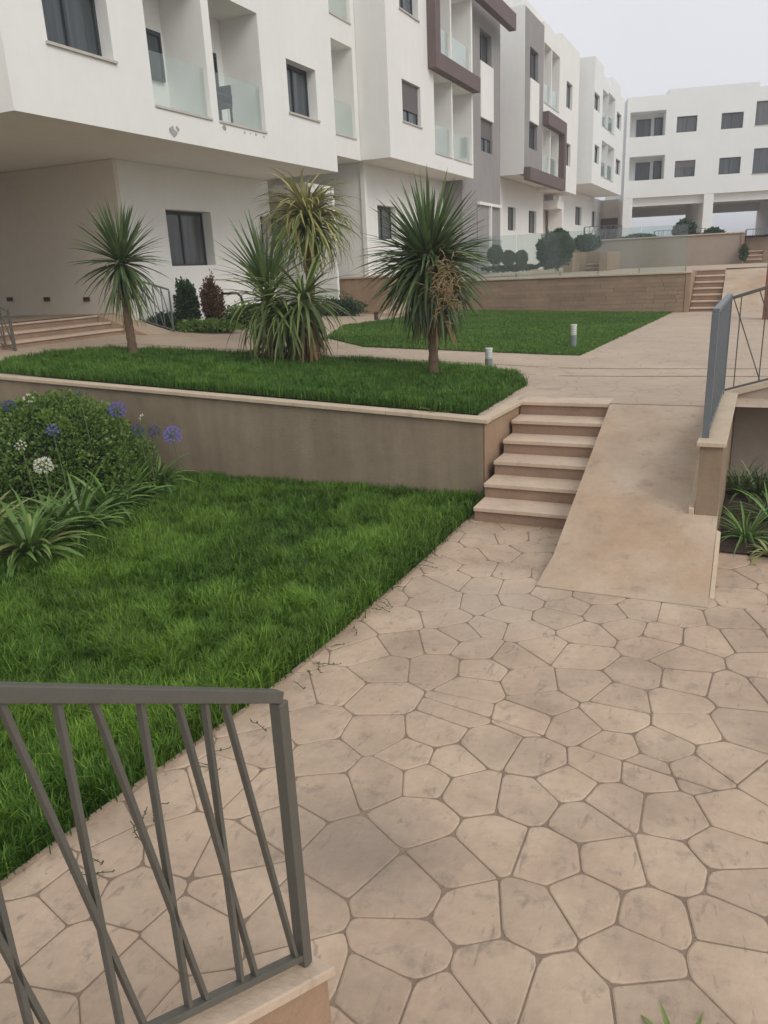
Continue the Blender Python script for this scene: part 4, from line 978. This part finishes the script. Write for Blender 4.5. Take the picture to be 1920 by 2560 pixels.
def foliage(center, rad, n, leaf, mt, seed, squash=0.0, shell=.55, rough=.22, flat=0.0, core=True, par=None, name='foliage', zmin=None, ccol=CORE):
    """leaf-sized faces spread through the outer part of an uneven ellipsoid"""
    r = np.random.default_rng(seed); c = np.array(center); rad = np.array(rad)
    d = r.normal(size=(n, 3)); d /= np.linalg.norm(d, axis=1)[:, None]
    lump = 1+rough*(vnoise(d[:, 0]*3+d[:, 2]*2, d[:, 1]*3-d[:, 2], .8, seed)-.5)*2+rough*.5*(vnoise(d[:, 0]*3+d[:, 2]*2, d[:, 1]*3-d[:, 2], .27, seed+1)-.5)*2
    t = (shell+(1-shell)*r.random(n)**.6)
    P = c+d*rad*(lump*t)[:, None]
    if zmin is not None: k = P[:, 2] > zmin; P = P[k]; d = d[k]; t = t[k]; n = len(P)
    a = r.normal(size=(n, 3))+d*.9+np.array([0, 0, .5]); a /= np.linalg.norm(a, axis=1)[:, None]
    bb = np.cross(a, r.normal(size=(n, 3))); bb /= np.linalg.norm(bb, axis=1)[:, None]
    l = (leaf*r.uniform(.6, 1.35, n))[:, None]
    V = np.stack([P, P+a*l*.5+bb*l*.3, P+a*l, P+a*l*.5-bb*l*.3], 1).reshape(-1, 3)
    i = np.arange(n)*4; fq = np.stack([i, i+1, i+2, i+3], 1)
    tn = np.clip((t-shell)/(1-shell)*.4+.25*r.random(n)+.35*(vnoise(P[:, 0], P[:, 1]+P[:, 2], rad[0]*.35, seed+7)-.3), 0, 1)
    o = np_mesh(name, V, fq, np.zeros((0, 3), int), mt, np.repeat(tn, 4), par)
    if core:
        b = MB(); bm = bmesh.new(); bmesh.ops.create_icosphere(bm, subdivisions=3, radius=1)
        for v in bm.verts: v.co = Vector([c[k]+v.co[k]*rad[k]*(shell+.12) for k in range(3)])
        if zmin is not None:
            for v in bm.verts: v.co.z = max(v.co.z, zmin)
        me = D.meshes.new('shade_core'); bm.to_mesh(me); bm.free(); me.materials.append(ccol)  # near-black solid: shade deep inside the foliage, put into its colour
        q = D.objects.new('shade_core', me); COL.objects.link(q)
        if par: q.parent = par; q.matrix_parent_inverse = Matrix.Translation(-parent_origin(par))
    return o
def bush(label, center, rad, n, leaf, mt, seed, name='bush', cat='bush', **k):
    e = empty(name, (center[0], center[1], center[2]-rad[2]), label, cat); foliage(center, rad, n, leaf, mt, seed, par=e, **k); return e
# the big dome at the left
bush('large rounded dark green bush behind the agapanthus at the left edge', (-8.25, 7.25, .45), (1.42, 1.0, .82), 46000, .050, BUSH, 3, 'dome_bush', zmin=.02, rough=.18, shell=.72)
# agapanthus: strappy clumps and umbels
def clump(label, px, py, n, L_, w, mt, seed, e0=25, e1=86, mt2=None, group=None, z=0.012, name='agapanthus_clump', bend=1.7, cat='plant'):
    p = atZ(px, py, z); e = empty(name, p, label, cat, group)
    rosette(e, (0, 0, 0), n, L_, w, e0, e1, lambda t: bend-.6*t, mt, seed, jit=.25, variants=6)
    if mt2: rosette(e, (0, .02, .02), n//3, L_*.9, w, e0, e1-15, lambda t: bend+.1, mt2, seed+50, jit=.25, variants=4, name='leaf')
    return e
clump('near pale edged strap leaf clump at the left photo edge', 75, 1400, 110, .74, .062, AGAP, 1, mt2=AGAPY)
clump('strap leaf clump cut by the left photo edge below the bush', -40, 1370, 80, .72, .058, AGAPY, 2)
clump('strap leaf clump directly below the white flower', 205, 1335, 100, .68, .052, AGAP, 3)
clump('strap leaf clump under the middle of the dome bush', 275, 1290, 95, .66, .050, AGAP, 4)
clump('fine strap leaf clump at the right foot of the dome bush', 392, 1228, 120, .58, .036, AGAP, 5)
clump('strap leaf clump hugging the wall side of the dome bush', 325, 1262, 90, .6, .046, AGAP, 6)
clump('dark strap leaf clump in the gap behind the near pale clump', 130, 1350, 90, .66, .05, AGAP, 7)
clump('slim strap leaf clump in the shade between white flower and dome bush', 215, 1290, 90, .64, .048, AGAP, 8)
def umbel(label, px, py, depth_y, rad, mt, seed, n=46, base=None, pet=.035):
    """a flower head on a long stalk"""
    c = atY(px, py, depth_y); g0 = Vector((c.x+.05, c.y+.03, .02)); e = empty('agapanthus_flower', g0, label, 'flower')
    MB().tube([g0, (g0+c)/2+Vector((.02, 0, 0)), c], .006, 6).build('stalk', STEMM, e); r = random.Random(seed); b = MB(); s_ = MB()
    for i in range(n):
        t = math.acos(1-1.75*(i+.5)/n); a = i*2.4; d = Vector((math.sin(t)*math.cos(a), math.sin(t)*math.sin(a), math.cos(t))).normalized()
        q = c+d*rad*r.uniform(.65, .95); s_.tube([c, q], .0016, 3, False)
        x = d.cross(Vector((.3, .2, .9))).normalized(); y = d.cross(x)
        for k in range(5):
            w_ = 2*math.pi*k/5+r.random(); o_ = (x*math.cos(w_)+y*math.sin(w_)); pp = (x*-math.sin(w_)+y*math.cos(w_))
            b.quad(q, q+d*pet*.5+o_*pet*.22+pp*pet*.18, q+d*pet*.9+o_*pet*.6, q+d*pet*.5+o_*pet*.22-pp*pet*.18)
    b.build('petals', mt, e); s_.build('pedicels', STEMM, e)
umbel('bright blue agapanthus head against the planter wall, rightmost flower', 430, 1088, 7.3, .105, BLUE, 1)
umbel('smaller dull blue flower head touching the bright rightmost one', 386, 1080, 7.6, .07, BLUED, 2, 26)
umbel('pale blue flower head above the top right of the dome bush', 293, 1026, 7.2, .10, BLUE, 3)
umbel('dull blue flower head at the right shoulder of the dome bush', 346, 1078, 7.4, .075, BLUED, 4, 28)
umbel('dark blue flower head near the left photo edge above the bush', 23, 1016, 6.9, .075, BLUED, 5, 34)
umbel('small pale blue flower in the middle of the dome bush', 131, 1077, 6.1, .05, BLUE, 6, 14)
umbel('large white agapanthus head in front of the dome bush', 108, 1165, 5.6, .085, WPET, 7, 50)
umbel('small creamy flower head on the left of the dome bush', 53, 1115, 5.9, .055, WPET, 8, 16, pet=.025)
umbel('sparse white buds above the dome bush, left of centre', 70, 997, 6.9, .055, WPET, 9, 7)
umbel('thin bud rising above the right shoulder of the bush', 353, 1042, 7.3, .018, WPET, 10, 3)
umbel('single dark bud high above the dome bush', 198, 984, 6.9, .015, BLUED, 11, 3)
# tiny weed on the cap
p = atZ(263, 1010, 1.02)
e = clump('small pale green weed growing over the planter cap', 1062, 1024, 40, .20, .018, AGAPY, 21, 0, 70, z=1.03, name='weed', bend=1.4)
e.location = Vector((-3.3, 8.62, 1.02)); e.scale = (1.2, .9, .7)
# bed at right with spider plants
b = MB(); b.quad((-.03, 7.45, .02), (4, 7.45, .02), (4, 10.29, .02), (-.03, 10.29, .02)); tag(b.build('bed_soil', SOIL), kind='structure')
clump('light striped spider plant in the bed under the ramp wall', 1865, 1345, 60, .48, .022, AGAP, 31, 5, 80, z=.03, name='spider_plant')
clump('spider plant cut by the right photo edge in the dark bed', 1930, 1300, 50, .5, .022, AGAP, 32, 5, 80, z=.03, name='spider_plant')
clump('dark bushy plant at the back of the bed below the parapet', 1850, 1235, 60, .45, .025, LEAFD, 33, 20, 85, z=.03, name='spider_plant', bend=1.2)
clump('second dark plant in the bed at the parapet foot, nearer the right edge', 1900, 1240, 50, .42, .025, LEAFD, 34, 20, 85, z=.03, name='spider_plant', bend=1.2)
clump('low yellowish plant on the bed edge at the right photo border', 1925, 1385, 30, .3, .03, AGAPY, 35, 5, 60, z=.03, name='spider_plant')
# plant tip at the bottom edge
e = clump('green plant tip poking into the bottom edge of the photo at right', 1705, 2690, 22, .2, .03, LEAFG, 41, 25, 85, z=.0, name='potted_plant_tip', bend=.9)
# conifers and shrubs by the buildings
def cone(label, px, py0, py1, hw, mt, seed, dy=0, n=5000, leaf=.07):
    g = atL1(px, py0); t = atY(px, py1, g.y); hgt = t.z-g.z; wx = hw/F*g.length*1.0
    return bush(label, (g.x, g.y+dy, g.z+hgt*.5), (wx, wx*.9, hgt*.56), n, leaf, mt, seed, 'conifer', 'shrub', zmin=g.z, rough=.3)
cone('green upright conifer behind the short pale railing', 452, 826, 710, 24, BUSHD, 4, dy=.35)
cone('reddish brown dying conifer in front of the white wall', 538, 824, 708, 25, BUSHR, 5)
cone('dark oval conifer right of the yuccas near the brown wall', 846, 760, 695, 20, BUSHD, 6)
g = atL1(470, 815)
for i, (px, py, rx, h_, lab) in enumerate(((392, 826, .38, .26, 'grey green ground plants behind the short railing'), (500, 832, .9, .2, 'low green groundcover between the two conifers'), (600, 822, .8, .42, 'loose green shrub left of the bushy yucca'), (840, 790, .8, .38, 'grey green lavender like shrub right of the yucca'))):
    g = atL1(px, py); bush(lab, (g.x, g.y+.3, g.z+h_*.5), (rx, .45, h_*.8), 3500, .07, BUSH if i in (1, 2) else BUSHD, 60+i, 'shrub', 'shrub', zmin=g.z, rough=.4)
# black hoop handle near the red conifer
g = atL1(580, 824); b = MB(); x, y, z = g
b.tube([(x-.28, y, z), (x-.28, y, z+.78), (x-.2, y, z+.86), (x+.25, y, z+.86), (x+.36, y, z+.78), (x+.42, y, z+.55)], .028, 8)
o = b.build('bent_pipe', mat('black_pipe', (.03, .03, .03), .5, .05, 5), smooth=True); tag(o, 'black bent pipe rising beside the reddish conifer', 'pipe')
# hedges and bushes on the terraces
def tb(label, x0, x1, y0_, y1_, yy, mt, seed, n=4000, leaf=.12, name='bush', dep=.7, rough=.25):
    a = atY(x0, y1_, yy); c = atY(x1, y0_, yy); cx, cz = (a.x+c.x)/2, (a.z+c.z)/2
    return bush(label, (cx, yy, cz), (abs(c.x-a.x)/2, dep, abs(c.z-a.z)/2), n, leaf, mt, seed, name, 'bush', rough=rough)
tb('dark green hedge block behind the glass, left of the ochre pillar', 1350, 1426, 580, 668, 31.5, BUSHD, 71, 9000, .12)
tb('first small round clipped bush behind the glass beside the big palm', 1225, 1253, 613, 662, 29, BUSHD, 72, 4000, .06, rough=.08)
tb('second small round clipped bush behind the glass', 1260, 1283, 626, 664, 29, BUSHD, 73, 3400, .055, rough=.08)
tb('third small round clipped bush behind the glass, farthest from the big palm', 1292, 1315, 626, 665, 29, BUSHD, 74, 3400, .055, rough=.08)
tb('spreading green shrub above the low ochre planter wall', 1436, 1500, 588, 626, 36.6, BUSHD, 75, 3500, .12)
tb('long low hedge on the upper terrace in front of the left column', 1556, 1640, 588, 610, 44, BUSHD, 76, 4500, .15)
tb('tall round bush in the first arch of the far building', 1683, 1737, 553, 610, 46, BUSHD, 77, 5000, .15, rough=.15)
tb('lower bush touching the right side of the round bush', 1728, 1760, 588, 612, 46, BUSHD, 78, 2500, .15)
tb('wide bush in front of the centre column of the far building', 1755, 1816, 574, 612, 45, BUSHD, 79, 4500, .15)
tb('leafy shrub left of the big palm trunk behind the brown wall', 905, 960, 560, 672, 28.5, BUSHD, 80, 4000, .13, rough=.5)
tb('low planting along the foot of the third building', 1215, 1340, 664, 677, 30, BUSHD, 81, 4000, .1)
tb('small plant at the top of the small terrace steps at right', 1850, 1869, 614, 648, 38.1, BUSHD, 82, 1600, .09, rough=.5)
# iron fences far up
def farfence(label, x0, x1, yb, yt, yy):
    a = atY(x0, yb, yy); c = atY(x1, yb, yy); t = atY(x0, yt, yy); h_ = t.z-a.z
    Ln = abs(c.x-a.x); n = int(Ln/.3); vs_ = [.3*i for i in range(1, n+1)]
    return railing('iron_fence', label, (a.x, yy, a.z), (c.x, yy, a.z), h_, vs_, [(v, v+.25) for v in vs_[::2]], METALB, .04, .08, 'fence', railw=.05)
farfence('distant iron fence at the right photo edge above the brown wall', 1862, 1990, 612, 574, 41.4)
farfence('distant iron fence seen through the first arch', 1634, 1760, 612, 578, 60)
farfence('distant iron fence in front of the fourth building', 1460, 1552, 604, 568, 48)

# ------------------------------------------------------------------ bollard lights
def bollard(label, px, pyb, pyt, dark=False):
    g = atL1(px, pyb); t = atY(px, pyt, g.y); h_ = t.z-g.z; e = empty('bollard_light', g, label, 'bollard light', 'bollard lights round the far lawn'); r_b = .062
    z0 = g.z; x, y = g.x, g.y
    def cyl(nm, za, zb_, r, mt): return MB().tube([(x, y, za), (x, y, zb_)], r, 16).build(nm, mt, e, .004)
    if dark: cyl('post', z0, z0+h_*.8, r_b, BROWNL); cyl('cap', z0+h_*.8, z0+h_, r_b*1.1, BROWNL); return e
    cyl('post', z0, z0+h_*.55, r_b, BOLL); cyl('lens', z0+h_*.55, z0+h_*.94, r_b*.92, LENS); cyl('cap', z0+h_*.94, z0+h_, r_b*1.05, LENS)
    for i in range(3): cyl('louvre_ring', z0+h_*(.6+.1*i), z0+h_*(.615+.1*i), r_b*1.0, BOLL)
    return e
bollard('grey bollard light with pale top standing behind the right end of the planter grass', 1222, 927, 870)
bollard('bollard light with white top at the front right of the far lawn', 1433, 869, 811)
bollard('small white topped bollard light by the stone clad wall', 1623, 781, 747)
bollard('short brown bollard light at the left back of the far lawn', 941, 800, 779, True)

# ------------------------------------------------------------------ the thin sea haze of the day
b = MB(); b.box(WF, -640, 640, -440, 940, -1.1, 17.5); hz = b.build('haze', GLASS); hz['kind'] = 'stuff'
M = D.materials.new('haze_air'); M.use_nodes = True; n = M.node_tree; n.nodes.clear()
o = n.nodes.new('ShaderNodeOutputMaterial'); v = n.nodes.new('ShaderNodeVolumePrincipled')
v.inputs['Color'].default_value = (.93, .95, 1, 1); v.inputs['Density'].default_value = .0022; v.inputs['Anisotropy'].default_value = .2
n.links.new(v.outputs[0], o.inputs['Volume']); hz.data.materials.clear(); hz.data.materials.append(M)
